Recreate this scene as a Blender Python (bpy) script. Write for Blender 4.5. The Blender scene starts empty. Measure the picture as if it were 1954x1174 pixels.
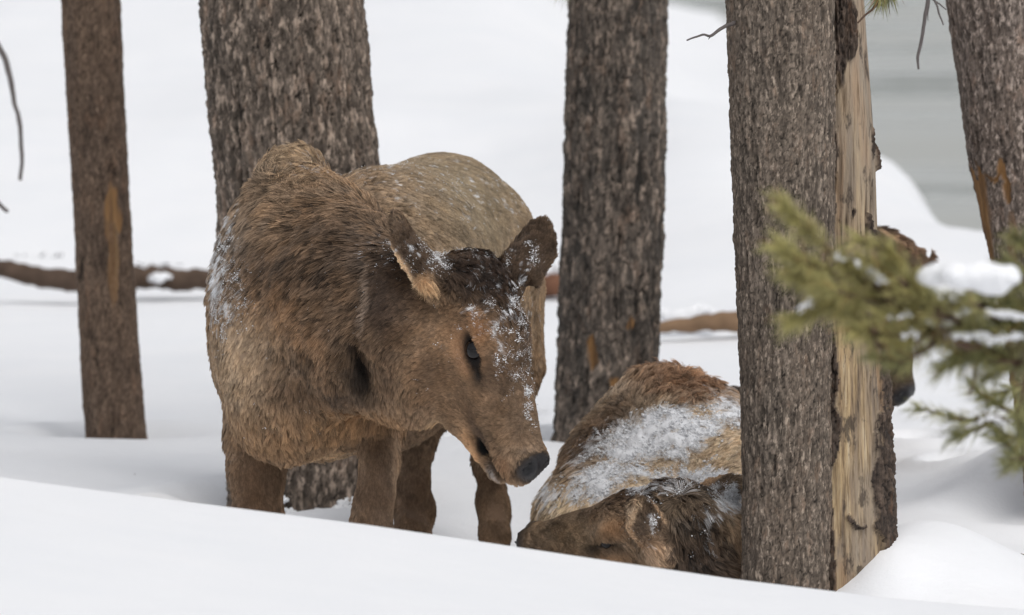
import bpy, math, random
import numpy as np
from mathutils import Vector, Matrix
rng = np.random.default_rng(7)
random.seed(7)
S = bpy.context.scene
COL = S.collection

# ------------------------------------------------------------------ camera
FPX, CX, CY, CAMZ = 12000.0, 977.0, 587.0, 1.5
PITCH = math.atan((587 + 370) / FPX)
cd = bpy.data.cameras.new('camera'); cam = bpy.data.objects.new('camera', cd); COL.objects.link(cam)
cd.sensor_width = 36; cd.lens = 36 * FPX / 1954
cd.clip_start = 0.5; cd.clip_end = 2000
cam.location = (0, 0, CAMZ); cam.rotation_euler = (math.pi / 2 - PITCH, 0, 0)
cd.dof.use_dof = True; cd.dof.focus_distance = 11.95; cd.dof.aperture_fstop = 6.3
S.camera = cam
# ------------------------------------------------------------------ world, sun, exposure
SUN_EL, SUN_AZ = 58.0, 150.0        # azimuth measured clockwise from +Y
w = bpy.data.worlds.new('World'); S.world = w; w.use_nodes = True
nt = w.node_tree; bg = nt.nodes['Background']
sky = nt.nodes.new('ShaderNodeTexSky'); sky.sky_type = 'NISHITA'; sky.sun_disc = False
sky.sun_elevation = math.radians(SUN_EL); sky.sun_rotation = math.radians(SUN_AZ)
sky.dust_density = 3.0
hs = nt.nodes.new('ShaderNodeHueSaturation'); hs.inputs['Saturation'].default_value = 0.22
nt.links.new(sky.outputs[0], hs.inputs['Color']); nt.links.new(hs.outputs[0], bg.inputs[0])
bg.inputs[1].default_value = 0.15
sd = bpy.data.lights.new('sun', 'SUN'); sd.energy = 1.0; sd.angle = math.radians(35); sd.color = (1.0, 0.97, 0.93)
so = bpy.data.objects.new('sun', sd); COL.objects.link(so)
_a, _e = math.radians(SUN_AZ), math.radians(SUN_EL)
so.rotation_euler = Vector((math.sin(_a) * math.cos(_e), math.cos(_a) * math.cos(_e), math.sin(_e))).to_track_quat('Z', 'Y').to_euler()
S.view_settings.view_transform = 'Standard'; S.view_settings.look = 'None'
S.view_settings.exposure = -0.02; S.view_settings.gamma = 1.0
S.cycles.max_bounces = 8; S.cycles.diffuse_bounces = 4
S.render.hair_type = 'STRAND'

# ------------------------------------------------------------------ helpers
cp, sp = math.cos(PITCH), math.sin(PITCH)
def P(px, py, d):
    """world point seen at photo pixel (px,py) at distance d along +Y"""
    a = (np.asarray(px, float) - CX) / FPX; b = (CY - np.asarray(py, float)) / FPX
    dy = cp + b * sp; t = d / dy
    return np.stack(np.broadcast_arrays(t * a, d + 0 * t, CAMZ + t * (-sp + b * cp)), -1)
def srgb(*c):
    c = np.array(c, float) / 255
    return np.where(c < .04045, c / 12.92, ((c + .055) / 1.055) ** 2.4)
def unit(v):
    v = np.asarray(v, float); return v / np.maximum(np.linalg.norm(v, axis=-1, keepdims=True), 1e-9)
def sstep(a, b, x):
    t = np.clip((x - a) / (b - a), 0, 1); return t * t * (3 - 2 * t)

_T = rng.random(32 ** 3).astype(np.float32).reshape(32, 32, 32)
def noise3(p, seed=0):
    p = np.asarray(p, float) + seed * 7.31 + 1000
    i = np.floor(p).astype(int); f = p - i; f = f * f * (3 - 2 * f)
    r = 0
    for dx in (0, 1):
        wx = f[..., 0] if dx else 1 - f[..., 0]
        for dy in (0, 1):
            wy = f[..., 1] if dy else 1 - f[..., 1]
            for dz in (0, 1):
                wz = f[..., 2] if dz else 1 - f[..., 2]
                r = r + wx * wy * wz * _T[(i[..., 0] + dx) & 31, (i[..., 1] + dy) & 31, (i[..., 2] + dz) & 31]
    return r * 2 - 1
def fbm(p, octs=4, seed=0, gain=.5):
    r = 0; a = 1; tot = 0
    for k in range(octs):
        r = r + a * noise3(p * 2.03 ** k, seed + k * 3); tot += a; a *= gain
    return r / tot
_J = rng.random((64, 64, 3))
def cells(u, v, pu):
    """2D cellular noise, period pu in u: F1, F2, cell id"""
    iu, iv = np.floor(u).astype(int), np.floor(v).astype(int)
    f1 = np.full(u.shape, 9.); f2 = f1.copy(); idd = np.zeros(u.shape)
    for a in (-1, 0, 1):
        for b in (-1, 0, 1):
            cu, cv = iu + a, iv + b
            j = _J[(np.mod(cu, pu)) & 63, cv & 63]
            d = np.hypot(cu + j[..., 0] - u, cv + j[..., 1] - v)
            n = d < f1
            f2 = np.where(n, f1, np.minimum(f2, d)); f1 = np.where(n, d, f1); idd = np.where(n, j[..., 2], idd)
    return f1, f2, idd

def tag(o, label=None, cat=None, group=None, kind=None):
    for k, v in (('label', label), ('category', cat), ('group', group), ('kind', kind)):
        if v: o[k] = v
    return o
def link(name, data, parent=None):
    o = bpy.data.objects.new(name, data); COL.objects.link(o)
    if parent: o.parent = parent
    return o
def mesh_obj(name, v, f, mat, parent=None, smooth=True, attrs=None):
    v = np.asarray(v, np.float32); m = bpy.data.meshes.new(name)
    if isinstance(f, np.ndarray):
        nf, k = f.shape
        m.vertices.add(len(v)); m.vertices.foreach_set('co', v.ravel())
        m.loops.add(nf * k); m.loops.foreach_set('vertex_index', f.astype(np.int32).ravel())
        m.polygons.add(nf); m.polygons.foreach_set('loop_start', np.arange(0, nf * k, k, dtype=np.int32))
        m.polygons.foreach_set('loop_total', np.full(nf, k, np.int32))
        m.update(calc_edges=True)
    else:
        m.from_pydata(v.tolist(), [], f)
    m.polygons.foreach_set('use_smooth', np.full(len(m.polygons), smooth))
    for an, av in (attrs or {}).items():
        av = np.asarray(av, np.float32)
        if av.ndim == 2:
            a = m.attributes.new(an, 'FLOAT_COLOR', 'POINT')
            c = np.ones((len(v), 4), np.float32); c[:, :3] = av; a.data.foreach_set('color', c.ravel())
        else:
            a = m.attributes.new(an, 'FLOAT', 'POINT'); a.data.foreach_set('value', av)
    m.materials.append(mat); m.validate()
    return link(name, m, parent)
def empty(name, loc):
    o = bpy.data.objects.new(name, None); COL.objects.link(o); o.location = [float(q) for q in loc]; return o
def adopt(child, parent):
    child.parent = parent; child.matrix_parent_inverse = Matrix.Translation(-parent.location)
    return child

class NB:
    """tiny node builder"""
    def __init__(s, name):
        s.m = bpy.data.materials.new(name); s.m.use_nodes = True; s.t = s.m.node_tree; s.b = s.t.nodes['Principled BSDF']
        s.out = s.t.nodes['Material Output']
    def n(s, typ, **kw):
        x = s.t.nodes.new('ShaderNode' + typ)
        for k, v in kw.items():
            if k.startswith('i_'):
                k = k[2:]; x.inputs[int(k) if k.isdigit() else k].default_value = v
            else: setattr(x, k, v)
        return x
    def l(s, a, b): s.t.links.new(a, b)
    def attr(s, name, kind='Color'): x = s.n('Attribute', attribute_name=name); return x.outputs[kind]
    def noise(s, scale, detail=4, rough=.55, vec=None, out='Fac'):
        x = s.n('TexNoise', i_Scale=scale, i_Detail=detail, i_Roughness=rough)
        if vec: s.l(vec, x.inputs['Vector'])
        return x.outputs[out]
    def coords(s, scale=(1, 1, 1)):
        g = s.n('NewGeometry'); mp = s.n('Mapping'); mp.inputs['Scale'].default_value = scale
        s.l(g.outputs['Position'], mp.inputs['Vector']); return mp.outputs[0]
    def ramp(s, fac, stops):
        x = s.n('ValToRGB'); e = x.color_ramp.elements
        while len(e) < len(stops): e.new(0.5)
        for q, (p, c) in zip(e, stops): q.position = p; q.color = (*[float(k) for k in c], 1)
        s.l(fac, x.inputs[0]); return x.outputs[0]
    def mix(s, fac, a, b, mode='MIX'):
        x = s.n('Mix', data_type='RGBA', blend_type=mode)
        for val, sock in ((fac, x.inputs[0]), (a, x.inputs[6]), (b, x.inputs[7])):
            if hasattr(val, 'is_linked') or hasattr(val, 'links'): s.l(val, sock)
            else: sock.default_value = val if np.isscalar(val) else (*[float(k) for k in val], 1)
        return x.outputs[2]
    def bump(s, h, strength, dist, prev=None):
        x = s.n('Bump', i_Strength=strength, i_Distance=dist); s.l(h, x.inputs['Height'])
        if prev: s.l(prev, x.inputs['Normal'])
        return x.outputs[0]

# ------------------------------------------------------------------ materials
def mat_snow(name, grain=1.0):
    k = NB(name)
    c = k.mix(k.noise(3, 3, .5, k.coords()), srgb(236, 238, 241) * .93, srgb(243, 243, 244) * .95)
    k.l(c, k.b.inputs['Base Color']); k.b.inputs['Roughness'].default_value = .75
    k.b.inputs['Specular IOR Level'].default_value = .15
    b = k.bump(k.noise(9, 5, .55, k.coords()), .25, .02)
    b = k.bump(k.noise(140, 3, .6, k.coords()), .35 * grain, .003, b)
    k.l(b, k.b.inputs['Normal'])
    return k.m
SNOW = mat_snow('snow')

def mat_bark(name, dark, mid, light, fs=110, fz=.5, ft=.58, woodgain=1.):
    k = NB(name)
    base = k.mix(k.attr('plate', 'Fac'), dark, light)
    base = k.mix(k.ramp(k.noise(16, 4, .6, k.coords((1, 1, .35))), [(.35, (0, 0, 0)), (.7, (1, 1, 1))]), base, mid)
    base = k.mix(k.ramp(k.noise(170, 3, .7, k.coords((1, 1, .4))), [(.38, (0, 0, 0)), (.7, (.75, .75, .75))]), base, dark)
    base = k.mix(k.ramp(k.noise(fs, 3, .65, k.coords((1, 1, fz))), [(ft, (0, 0, 0)), (ft + .14, (.85, .85, .85))]), base, np.array(light) * 1.3)
    base = k.mix(k.ramp(k.noise(fs * .45, 3, .6, k.coords((1, 1, fz))), [(.56, (0, 0, 0)), (.7, (.28, .28, .28))]), base, np.array(light) * [1.1, .9, .78])
    crack = k.attr('crack', 'Fac')
    base = k.mix(crack, base, np.array(dark) * .45)
    sc = k.attr('scar', 'Fac')
    wood = k.ramp(k.noise(60, 4, .6, k.coords((1, 1, .08))), [(.3, srgb(98, 76, 56)), (.55, srgb(144, 108, 70)), (.8, srgb(170, 142, 104))])
    base = k.mix(sc, base, wood)
    k.l(base, k.b.inputs['Base Color']); k.b.inputs['Roughness'].default_value = .9
    k.b.inputs['Specular IOR Level'].default_value = .2
    b = k.bump(k.noise(160, 4, .7, k.coords((1, 1, .3))), 1., .005)
    b = k.bump(k.noise(50, 3, .6, k.coords((1, 1, .3))), .5, .008, b)
    k.l(b, k.b.inputs['Normal'])
    return k.m
BARK_GREY = mat_bark('bark_grey', srgb(58, 52, 47), srgb(128, 114, 101), srgb(162, 147, 132), 130, .4, .54)
BARK_BROWN = mat_bark('bark_brown', srgb(70, 58, 50), srgb(132, 110, 92), srgb(148, 126, 108), 70, .4, .62)
BARK_DARK = mat_bark('bark_dark', srgb(54, 49, 45), srgb(118, 106, 95), srgb(180, 162, 146), 62, .42, .52)
BARK_MOTTLED = mat_bark('bark_mottled', srgb(48, 46, 44), srgb(102, 95, 88), srgb(170, 153, 138), 48, .45, .54)
BARK_PALE = mat_bark('bark_pale', srgb(66, 58, 53), srgb(138, 123, 112), srgb(176, 161, 150), 90, .5, .52)
def plain(name, c, rough=.8, spec=.3, var=.0, scale=40):
    k = NB(name)
    if var:
        k.l(k.mix(k.noise(scale, 4, .6, k.coords()), np.array(c) * (1 - var), np.minimum(np.array(c) * (1 + var), 1)), k.b.inputs['Base Color'])
    else: k.b.inputs['Base Color'].default_value = (*[float(q) for q in c], 1)
    k.b.inputs['Roughness'].default_value = rough; k.b.inputs['Specular IOR Level'].default_value = spec
    return k.m
TWIG_GREY = plain('twig_grey', srgb(96, 90, 88), .85, .2, .35, 120)
TWIG_BROWN = plain('twig_brown', srgb(92, 74, 62), .85, .2, .3, 120)
EYE = plain('eye_gloss', srgb(16, 12, 13), .12, .4)
def mat_fur():
    k = NB('fur'); k.l(k.attr('col'), k.b.inputs['Base Color'])
    k.b.inputs['Roughness'].default_value = .55; k.b.inputs['Specular IOR Level'].default_value = .22
    return k.m
FUR = mat_fur()
def mat_hide():
    k = NB('hide'); k.l(k.attr('col'), k.b.inputs['Base Color'])
    r = k.n('MapRange'); r.inputs['To Min'].default_value = .9; r.inputs['To Max'].default_value = .3
    k.l(k.attr('wet', 'Fac'), r.inputs['Value']); k.l(r.outputs[0], k.b.inputs['Roughness'])
    k.b.inputs['Specular IOR Level'].default_value = .35
    k.l(k.bump(k.noise(260, 3, .6, k.coords()), .4, .002), k.b.inputs['Normal'])
    return k.m
HIDE = mat_hide()
def mat_water():
    k = NB('river_water')
    k.b.inputs['Base Color'].default_value = (*srgb(168, 169, 164), 1)
    k.l(k.ramp(k.noise(.22, 3, .6, k.coords((.3, 1, 1))), [(.4, (.08, .08, .08)), (.62, (.5, .5, .5))]), k.b.inputs['Roughness']); k.b.inputs['Specular IOR Level'].default_value = .35
    b = k.bump(k.noise(.45, 4, .6, k.coords((.35, 1, 1))), .7, .5)
    b = k.bump(k.noise(5, 3, .6, k.coords((.4, 1, 1))), .35, .05, b)
    k.l(b, k.b.inputs['Normal']); return k.m
WATER = mat_water()
def mat_needle():
    k = NB('needle'); k.l(k.attr('col'), k.b.inputs['Base Color'])
    k.b.inputs['Roughness'].default_value = .45; k.b.inputs['Specular IOR Level'].default_value = .35
    return k.m
NEEDLE = mat_needle()

# ------------------------------------------------------------------ ground, river, added far hill
def ground_z(X, Y):
    X = np.asarray(X, float); Y = np.asarray(Y, float)
    pxs = CX + X / np.maximum(Y, 1) * FPX
    # clearing around the animals and gentle far field
    z = np.interp(Y, [0, 9, 11.2, 12.0, 13, 14.5, 17, 20, 23, 27, 34, 45, 80, 400],
                     [-.15, -.1, -.07, -.05, -.06, .0, .0, .02, .35, .62, .95, 1.35, 2.6, 6])
    # right hand side: rounded mound at Y=22, then down to the river
    zr = np.interp(Y, [0, 9, 11.2, 12.0, 13, 14.5, 17, 18.5, 20, 21, 22, 23.5, 26, 40, 70, 120],
                      [-.15, -.1, -.07, -.03, 0.0, .02, .02, .05, .2, .38, .45, .38, .25, -.1, -.72, -1.4])
    k = sstep(-.2, .9, X - .004 * (Y - 22))
    z = z * (1 - k) + zr * k
    far = sstep(19.5, 21.5, Y)
    edge = 1.60 + .018 * (Y - 22)
    drop = np.clip(X - .55, 0, None)
    z = z - far * .30 * drop ** 1.6 * (1 - .85 * sstep(23, 30, Y))
    z = z - far * 1.3 * sstep(edge - .25, edge + .45, X)
    z = np.where(far > 0, np.maximum(z, -1.5), z)
    # snow mound right of the near tree, hollow behind it, second mound at the frame edge
    g = lambda cx, cy, sx, sy, h: h * np.exp(-((X - cx) / sx) ** 2 - ((Y - cy) / sy) ** 2)
    z = z + g(.82, 12.25, .2, .34, .13) + g(.72, 12.0, .08, .15, .05)
    z = z + g(1.16, 13.6, .18, .35, .14) + g(.55, 12.3, .1, .3, -.02)
    # hollow left of the standing elk, tree wells
    z = z + g(-.95, 12.8, .5, .5, -.11) + g(-.35, 13.4, .2, .3, .04) + g(.0, 13.3, .3, .5, -.06) + g(-.55,17,.6,1.2,.03)
    z = z + g(.13, 14.5, .35, .3, .04)
    # foreground bank, crest near Y = 10.4
    zc = np.interp(pxs, [-600, 0, 700, 1400, 1700, 2100, 2600], [.44, .365, .285, .193, .16, .13, .11])
    Yc = 10.4
    prof = np.where(Y < Yc, 1 - .05 * (Yc - Y), 1 - sstep(Yc, Yc + .85, Y))
    prof = np.where(Y < 4, prof - .05 * (4 - Y) * .0, prof)
    bank = zc + .1
    z = np.where(Y < Yc + .85, z + (bank + (-.08 - z) * 1.0) * np.clip(prof, 0, 1), z)
    # soft undulation
    u = fbm(np.stack([X * .8, Y * .5, 0 * X], -1), 3, 5)
    amp = .035 + .12 * sstep(17, 30, Y)
    z = z + u * amp * np.where(Y < 11.2, .25, 1)
    z = z + .006 * fbm(np.stack([X * 6, Y * 6, 0 * X], -1), 3, 9) * sstep(11, 12, Y)
    # melt wells round the trunks, hoof holes and drifts
    for cx, cy, r in ((-.94, 14.9, .09), (-.46, 13.75, .19), (.22, 14.6, .14), (1.16, 13.2, .12)):
        q = np.hypot(X - cx, Y - cy); z = z - .03 * np.exp(-((q - r) / .07) ** 2) + .022 * np.exp(-((q - r - .17) / .09) ** 2)
    for cx, cy, r, hgt in HOLES:
        q = np.hypot(X - cx, (Y - cy) * .6); z = z - hgt * np.exp(-(q / r) ** 4) + .35 * hgt * np.exp(-((q - 1.5 * r) / (.5 * r)) ** 2)
    return z
HOLES = [(-.30, 14.2, .045, .05), (-.20, 15.1, .045, .05), (-.12, 14.6, .05, .05), (.02, 15.4, .045, .05), (-.62, 15.6, .05, .04), (.38, 16.0, .05, .04), (-.75, 13.6, .06, .05), (.95, 14.6, .06, .06), (1.05, 15.2, .06, .05), (.88, 15.6, .06, .05), (1.2, 14.7, .07, .05), (1.0, 14.1, .06, .05)]
def axis_pts(lo, hi, step, far, growth=1.12):
    a = list(np.arange(lo, hi, step)); s = step
    while a[-1] < far[1]: s *= growth; a.append(a[-1] + s)
    s = step; b = [lo]
    while b[-1] > far[0]: s *= growth; b.append(b[-1] - s)
    return np.array(b[:0:-1] + a)
gx = axis_pts(-2.6, 2.8, .022, (-400, 400)); gy = axis_pts(9.4, 14.6, .022, (-30, 60), 1.03)
gy = np.concatenate([gy, np.geomspace(gy[-1] * 1.05, 600, 40)])
GX, GY = np.meshgrid(gx, gy); nx, ny = len(gx), len(gy)
GZ = ground_z(GX, GY)
ii = (np.arange(ny - 1)[:, None] * nx + np.arange(nx - 1)[None]).ravel()
gf = np.stack([ii, ii + 1, ii + nx + 1, ii + nx], 1)
tag(mesh_obj('snow_ground', np.stack([GX, GY, GZ], -1).reshape(-1, 3), gf, SNOW), kind='structure')
wx = np.linspace(1.2, 160, 60); wy = np.linspace(20, 420, 60); WX, WY = np.meshgrid(wx, wy)
wx2 = np.linspace(-120, 160, 80)
wv = np.stack([WX, WY, WX * 0 - .82], -1).reshape(-1, 3)
ii = (np.arange(59)[:, None] * 60 + np.arange(59)[None]).ravel()
tag(mesh_obj('river', wv, np.stack([ii, ii + 1, ii + 61, ii + 60], 1), WATER), kind='structure')
# far forested hillside, unseen above the frame, added to dull the river's reflection
HILL = plain('added_far_forest', srgb(66, 74, 66), .95, .1, .5, .15)
hx = np.linspace(-300, 420, 90); hy = np.linspace(0, 1, 14); HX, HY = np.meshgrid(hx, hy)
HZ = -2 + 22 * HY ** .8 + 5 * fbm(np.stack([HX * .02, HY * 3, 0 * HX], -1), 4, 3) * HY
ii = (np.arange(13)[:, None] * 90 + np.arange(89)[None]).ravel()
tag(mesh_obj('added_far_hill', np.stack([HX, 330 + HY * 190, HZ], -1).reshape(-1, 3), np.stack([ii, ii + 1, ii + 91, ii + 90], 1), HILL), kind='structure')
def project(v):
    v = np.asarray(v); x, y, z = v[..., 0], v[..., 1], v[..., 2] - CAMZ
    f = y * cp - z * sp; u = y * sp + z * cp
    return CX + FPX * x / f, CY - FPX * u / f

def mat_stem():
    """bare weathered wood with remains of bark (attribute scar = bare wood)"""
    k = NB('stem_wood')
    v = k.coords((1, 1, .05))
    base = k.ramp(k.noise(75, 5, .65, v), [(.3, srgb(70, 60, 52)), (.42, srgb(138, 118, 94)), (.56, srgb(178, 154, 118)), (.7, srgb(198, 182, 156))])
    base = k.mix(k.ramp(k.noise(12, 3, .6, k.coords((1, 1, .22))), [(.42, (0, 0, 0)), (.6, (.75, .75, .75))]), base, srgb(132, 121, 110))
    base = k.mix(k.ramp(k.noise(16, 3, .6, k.coords((1.3, 1.3, .12))), [(.50, (0, 0, 0)), (.66, (.6, .6, .6))]), base, srgb(182, 138, 90))
    zz = k.n('SeparateXYZ'); k.l(k.coords(), zz.inputs[0]); mr = k.n('MapRange'); k.l(zz.outputs[2], mr.inputs['Value'])
    for a_, b_ in (('From Min', .45), ('From Max', 1.05), ('To Min', 0.), ('To Max', .6)): mr.inputs[a_].default_value = b_
    base = k.mix(mr.outputs[0], base, srgb(150, 138, 124))
    base = k.mix(k.ramp(k.noise(34, 4, .7, k.coords((1, 1, .35))), [(.56, (0, 0, 0)), (.64, (.85, .85, .85))]), base, srgb(70, 61, 54))
    bark = k.mix(k.attr('plate', 'Fac'), srgb(56, 48, 43), srgb(112, 96, 84))
    bark = k.mix(k.ramp(k.noise(120, 3, .7, k.coords((1, 1, .5))), [(.4, (0, 0, 0)), (.7, (.8, .8, .8))]), bark, srgb(40, 35, 32))
    bark = k.mix(k.ramp(k.noise(22, 3, .7, k.coords((1, 1, .5))), [(.55, (0, 0, 0)), (.75, (.6, .6, .6))]), bark, srgb(120, 84, 56))
    bark = k.mix(k.attr('crack', 'Fac'), bark, srgb(24, 20, 18))
    base = k.mix(k.attr('scar', 'Fac'), bark, base)
    fine = k.ramp(k.noise(230, 3, .6, k.coords((1, 1, .03))), [(.34, (.42, .38, .34)), (.5, (1, 1, 1)), (.7, (1.12, 1.1, 1.05))])
    base = k.mix(.8, base, fine, 'MULTIPLY')
    base = k.mix(k.attr('groove', 'Fac'), base, srgb(52, 40, 32))
    k.l(base, k.b.inputs['Base Color']); k.b.inputs['Roughness'].default_value = .75
    k.b.inputs['Specular IOR Level'].default_value = .25
    b = k.bump(k.noise(120, 4, .7, k.coords((1, 1, .1))), .6, .004)
    k.l(k.bump(k.noise(150, 3, .7, k.coords((1, 1, .6))), .4, .003, b), k.b.inputs['Normal'])
    return k.m
STEM = mat_stem()

def trunk_mesh(name, parent, mat, d, st, cw=.012, ch=.030, amp=.007, res=.004, top=4.2, scar=None, seed=0, lump=.012, bottom=-.35, warp=.75, groove=False):
    """st: (left px, right px, y px) outline stations, top to bottom"""
    st = sorted(st, key=lambda s: s[2])
    zc, xc, rr = [], [], []
    for l, r, py in st:
        p = P((l + r) / 2, py, d); zc.append(p[2]); xc.append(p[0]); rr.append((r - l) / 2 * d / FPX)
    zc, xc, rr = map(lambda a: np.array(a)[::-1], (zc, xc, rr))
    # extrapolate
    def ext(z, a, lim=None):
        o = np.interp(z, zc, a)
        s1 = (a[-1] - a[0]) / (zc[-1] - zc[0])
        o = np.where(z > zc[-1], a[-1] + (z - zc[-1]) * s1, o)
        o = np.where(z < zc[0], a[0] + (z - zc[0]) * s1, o)
        return o
    zlist = [bottom]
    while zlist[-1] < zc[-1] + .05: zlist.append(zlist[-1] + res * 1.25)
    s = res * 1.25
    while zlist[-1] < top: s = min(s * 1.08, .12); zlist.append(zlist[-1] + s)
    z = np.array(zlist); R = ext(z, rr); R = np.maximum(R, rr.min() * .45); X0 = ext(z, xc)
    rm = rr.mean(); nt_ = int(2 * math.pi * rm / res)
    th = np.linspace(0, 2 * math.pi, nt_, endpoint=False)
    TH, Z = np.meshgrid(th, z); RR = np.repeat(R[:, None], nt_, 1); XX = np.repeat(X0[:, None], nt_, 1)
    q = np.stack([np.cos(TH) * rm, np.sin(TH) * rm, Z], -1)
    pu = max(6, int(round(2 * math.pi * rm / cw)))
    u = TH / (2 * math.pi) * pu + warp * fbm(q * [30, 30, 12], 3, seed + 1) * 1.2
    v = Z / ch + warp * fbm(q * [30, 30, 14], 3, seed + 2) * 1.4 + seed * 3
    f1, f2, idd = cells(u, v, pu)
    edge = np.clip((f2 - f1) / .35, 0, 1)
    pu2 = pu * 2
    g1, g2, id2 = cells(u * 2 + .37, v * 2.2 + .5, pu2)
    edge2 = np.clip((g2 - g1) / .4, 0, 1)
    fib = fbm(q * [120, 120, 22], 2, seed + 6)
    rid = 1 - 2 * np.abs(fbm(q * [62, 62, 13], 3, seed + 14))
    disp = amp * (.55 * edge ** .6 - .5 + .5 * (idd - .5) + .3 * edge2 + .3 * (id2 - .5) + .5 * fib + .75 * (rid - .6))
    disp += lump * fbm(q * [7, 7, 3.2], 3, seed + 4) + .3 * lump * fbm(q * [22, 22, 9], 2, seed + 5)
    x = XX + np.cos(TH) * RR; y = d + np.sin(TH) * RR
    px, py = project(np.stack([x, y, Z], -1))
    sc = np.zeros_like(TH)
    gr = np.zeros_like(TH)
    if scar is not None:
        wob = fbm(q * [40, 40, 14], 3, seed + 8)
        sc = np.clip(scar(px + (22 if groove else 12) * wob, py + 60 * wob, np.sin(TH)), 0, 1)
        wood = -.5 * amp + .0016 * fbm(q * [160, 160, 7], 3, seed + 9) + lump * .35 * fbm(q * [26, 26, 2.2], 3, seed + 10)
        disp = disp * (1 - sc) + wood * sc
        if groove:
            gg = fbm(q * [48, 48, 1.8], 3, seed + 12)
            gr = np.clip(1 - np.abs(gg) / .07, 0, 1) * sstep(-.25, .1, noise3(q * [20, 20, 4], seed + 13)) * sc
            disp -= .006 * gr
    r = RR + disp
    V = np.stack([XX + np.cos(TH) * r, d + np.sin(TH) * r, Z], -1).reshape(-1, 3)
    nz = len(z); a = (np.arange(nz - 1)[:, None] * nt_); b = np.arange(nt_)[None]; b2 = (b + 1) % nt_
    F = np.stack([(a + b).ravel(), (a + b2).ravel(), (a + nt_ + b2).ravel(), (a + nt_ + b).ravel()], 1)
    crack = np.clip(1 - edge * 2.1, 0, 1) * .75 + np.clip(1 - edge2 * 2.4, 0, 1) * .45 + .6 * np.clip((.40 - rid) * 2, 0, 1)
    crack = np.clip(crack * (.75 + .5 * fib), 0, 1) * (1 - sc)
    pl = np.clip(.2 + .45 * idd + .3 * (id2 - .5) + .5 * fib + .35 * fbm(q * [9, 9, 3], 3, seed + 7), 0, 1)
    o = mesh_obj(name, V, F, mat, parent, True, dict(plate=pl.ravel(), crack=crack.ravel(), scar=sc.ravel(), groove=gr.ravel()))
    return o
def tube(pts, rad, n=7, jit=.0):
    """tapered tube through pts; returns verts, faces"""
    pts = np.asarray(pts, float)
    t = np.linspace(0, len(pts) - 1, (len(pts) - 1) * 6 + 1)
    i = np.minimum(t.astype(int), len(pts) - 2); f = (t - i)[:, None]
    pm = pts[np.maximum(i - 1, 0)]; p0 = pts[i]; p1 = pts[i + 1]; p2 = pts[np.minimum(i + 2, len(pts) - 1)]
    c = .5 * ((2 * p0) + (-pm + p1) * f + (2 * pm - 5 * p0 + 4 * p1 - p2) * f * f + (-pm + 3 * p0 - 3 * p1 + p2) * f ** 3)
    if jit: c = c + jit * np.stack([noise3(c * 60, k + 20) for k in range(3)], -1)
    r = np.interp(np.linspace(0, 1, len(c)), np.linspace(0, 1, len(rad)), rad)
    tan = unit(np.gradient(c, axis=0)); up = np.where(np.abs(tan[:, 2:3]) > .9, [[1., 0, 0]], [[0., 0, 1]])
    s = unit(np.cross(tan, up)); w_ = np.cross(s, tan)
    th = np.linspace(0, 2 * math.pi, n, endpoint=False)
    rn = r[:, None] * (1 + .18 * noise3(np.stack([c[:, None, 0] * 90 + np.cos(th), c[:, None, 1] * 90 + np.sin(th), c[:, None, 2] * 90 + 0 * th], -1), 4))
    V = c[:, None] + rn[..., None] * (np.cos(th)[None, :, None] * s[:, None] + np.sin(th)[None, :, None] * w_[:, None])
    m = len(c); a = np.arange(m - 1)[:, None] * n; b = np.arange(n)[None]; b2 = (b + 1) % n
    F = np.stack([(a + b).ravel(), (a + b2).ravel(), (a + n + b2).ravel(), (a + n + b).ravel()], 1)
    return V.reshape(-1, 3), F
class Acc:
    def __init__(s): s.v = []; s.f = []; s.k = 0
    def add(s, vf):
        v, f = vf; s.v.append(v); s.f.append(f + s.k); s.k += len(v); return s
    def out(s): return np.concatenate(s.v), np.concatenate(s.f)
def pxpath(pts): return np.array([P(*p) for p in pts])
def box(px, py, cx, cy, rx, ry):
    return np.clip(1.5 - 1.5 * np.maximum(np.abs(px - cx) / rx, np.abs(py - cy) / ry), 0, 1) ** .5
def ell(px, py, cx, cy, rx, ry):
    return np.clip((1 - ((px - cx) / rx) ** 2 - ((py - cy) / ry) ** 2) * 3, 0, 1)

def tree(loc, label, group='pine trunks standing in the snow'):
    return tag(empty('pine_tree', loc), label, 'tree', group)
# left thin trunk
t1 = tree(P(222, 840, 14.9), 'thin brown pine trunk far left with a long pale orange scar')
adopt(trunk_mesh('trunk', None, BARK_BROWN, 14.9, [(116, 229, 0), (128, 237, 200), (140, 250, 400), (150, 262, 600), (158, 273, 740), (164, 283, 850)],
      cw=.009, ch=.03, amp=.0035, lump=.006, seed=1, scar=lambda x, y, s: np.maximum(.85 * ell(x, y, 216, 410, 14, 62), .5 * ell(x, y, 216, 500, 14, 70)) * (s < 0)), t1)
# big trunk behind the elk
t2 = tree(P(570, 990, 13.75), 'broad rough pine trunk right behind the standing elk')
adopt(trunk_mesh('trunk', None, BARK_DARK, 13.75, [(384, 690, 0), (396, 706, 150), (408, 720, 300), (420, 730, 500), (430, 728, 800), (434, 726, 990)],
      cw=.013, ch=.045, amp=.0085, seed=2, lump=.010), t2)
# trunk right of centre
t3 = tree(P(1160, 870, 14.6), 'dark pine trunk with small orange nicks between the standing elk and near trunk')
adopt(trunk_mesh('trunk', None, BARK_MOTTLED, 14.6, [(1089, 1272, 0), (1080, 1268, 200), (1074, 1264, 400), (1068, 1260, 600), (1062, 1256, 760), (1056, 1254, 880)],
      cw=.016, ch=.042, amp=.0085, seed=3, lump=.010,
      scar=lambda x, y, s: np.maximum.reduce([ell(x, y, 1203, 615, 9, 26), ell(x, y, 1133, 688, 9, 18), ell(x, y, 1170, 710, 10, 30)]) * (s < 0)), t3)
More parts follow.
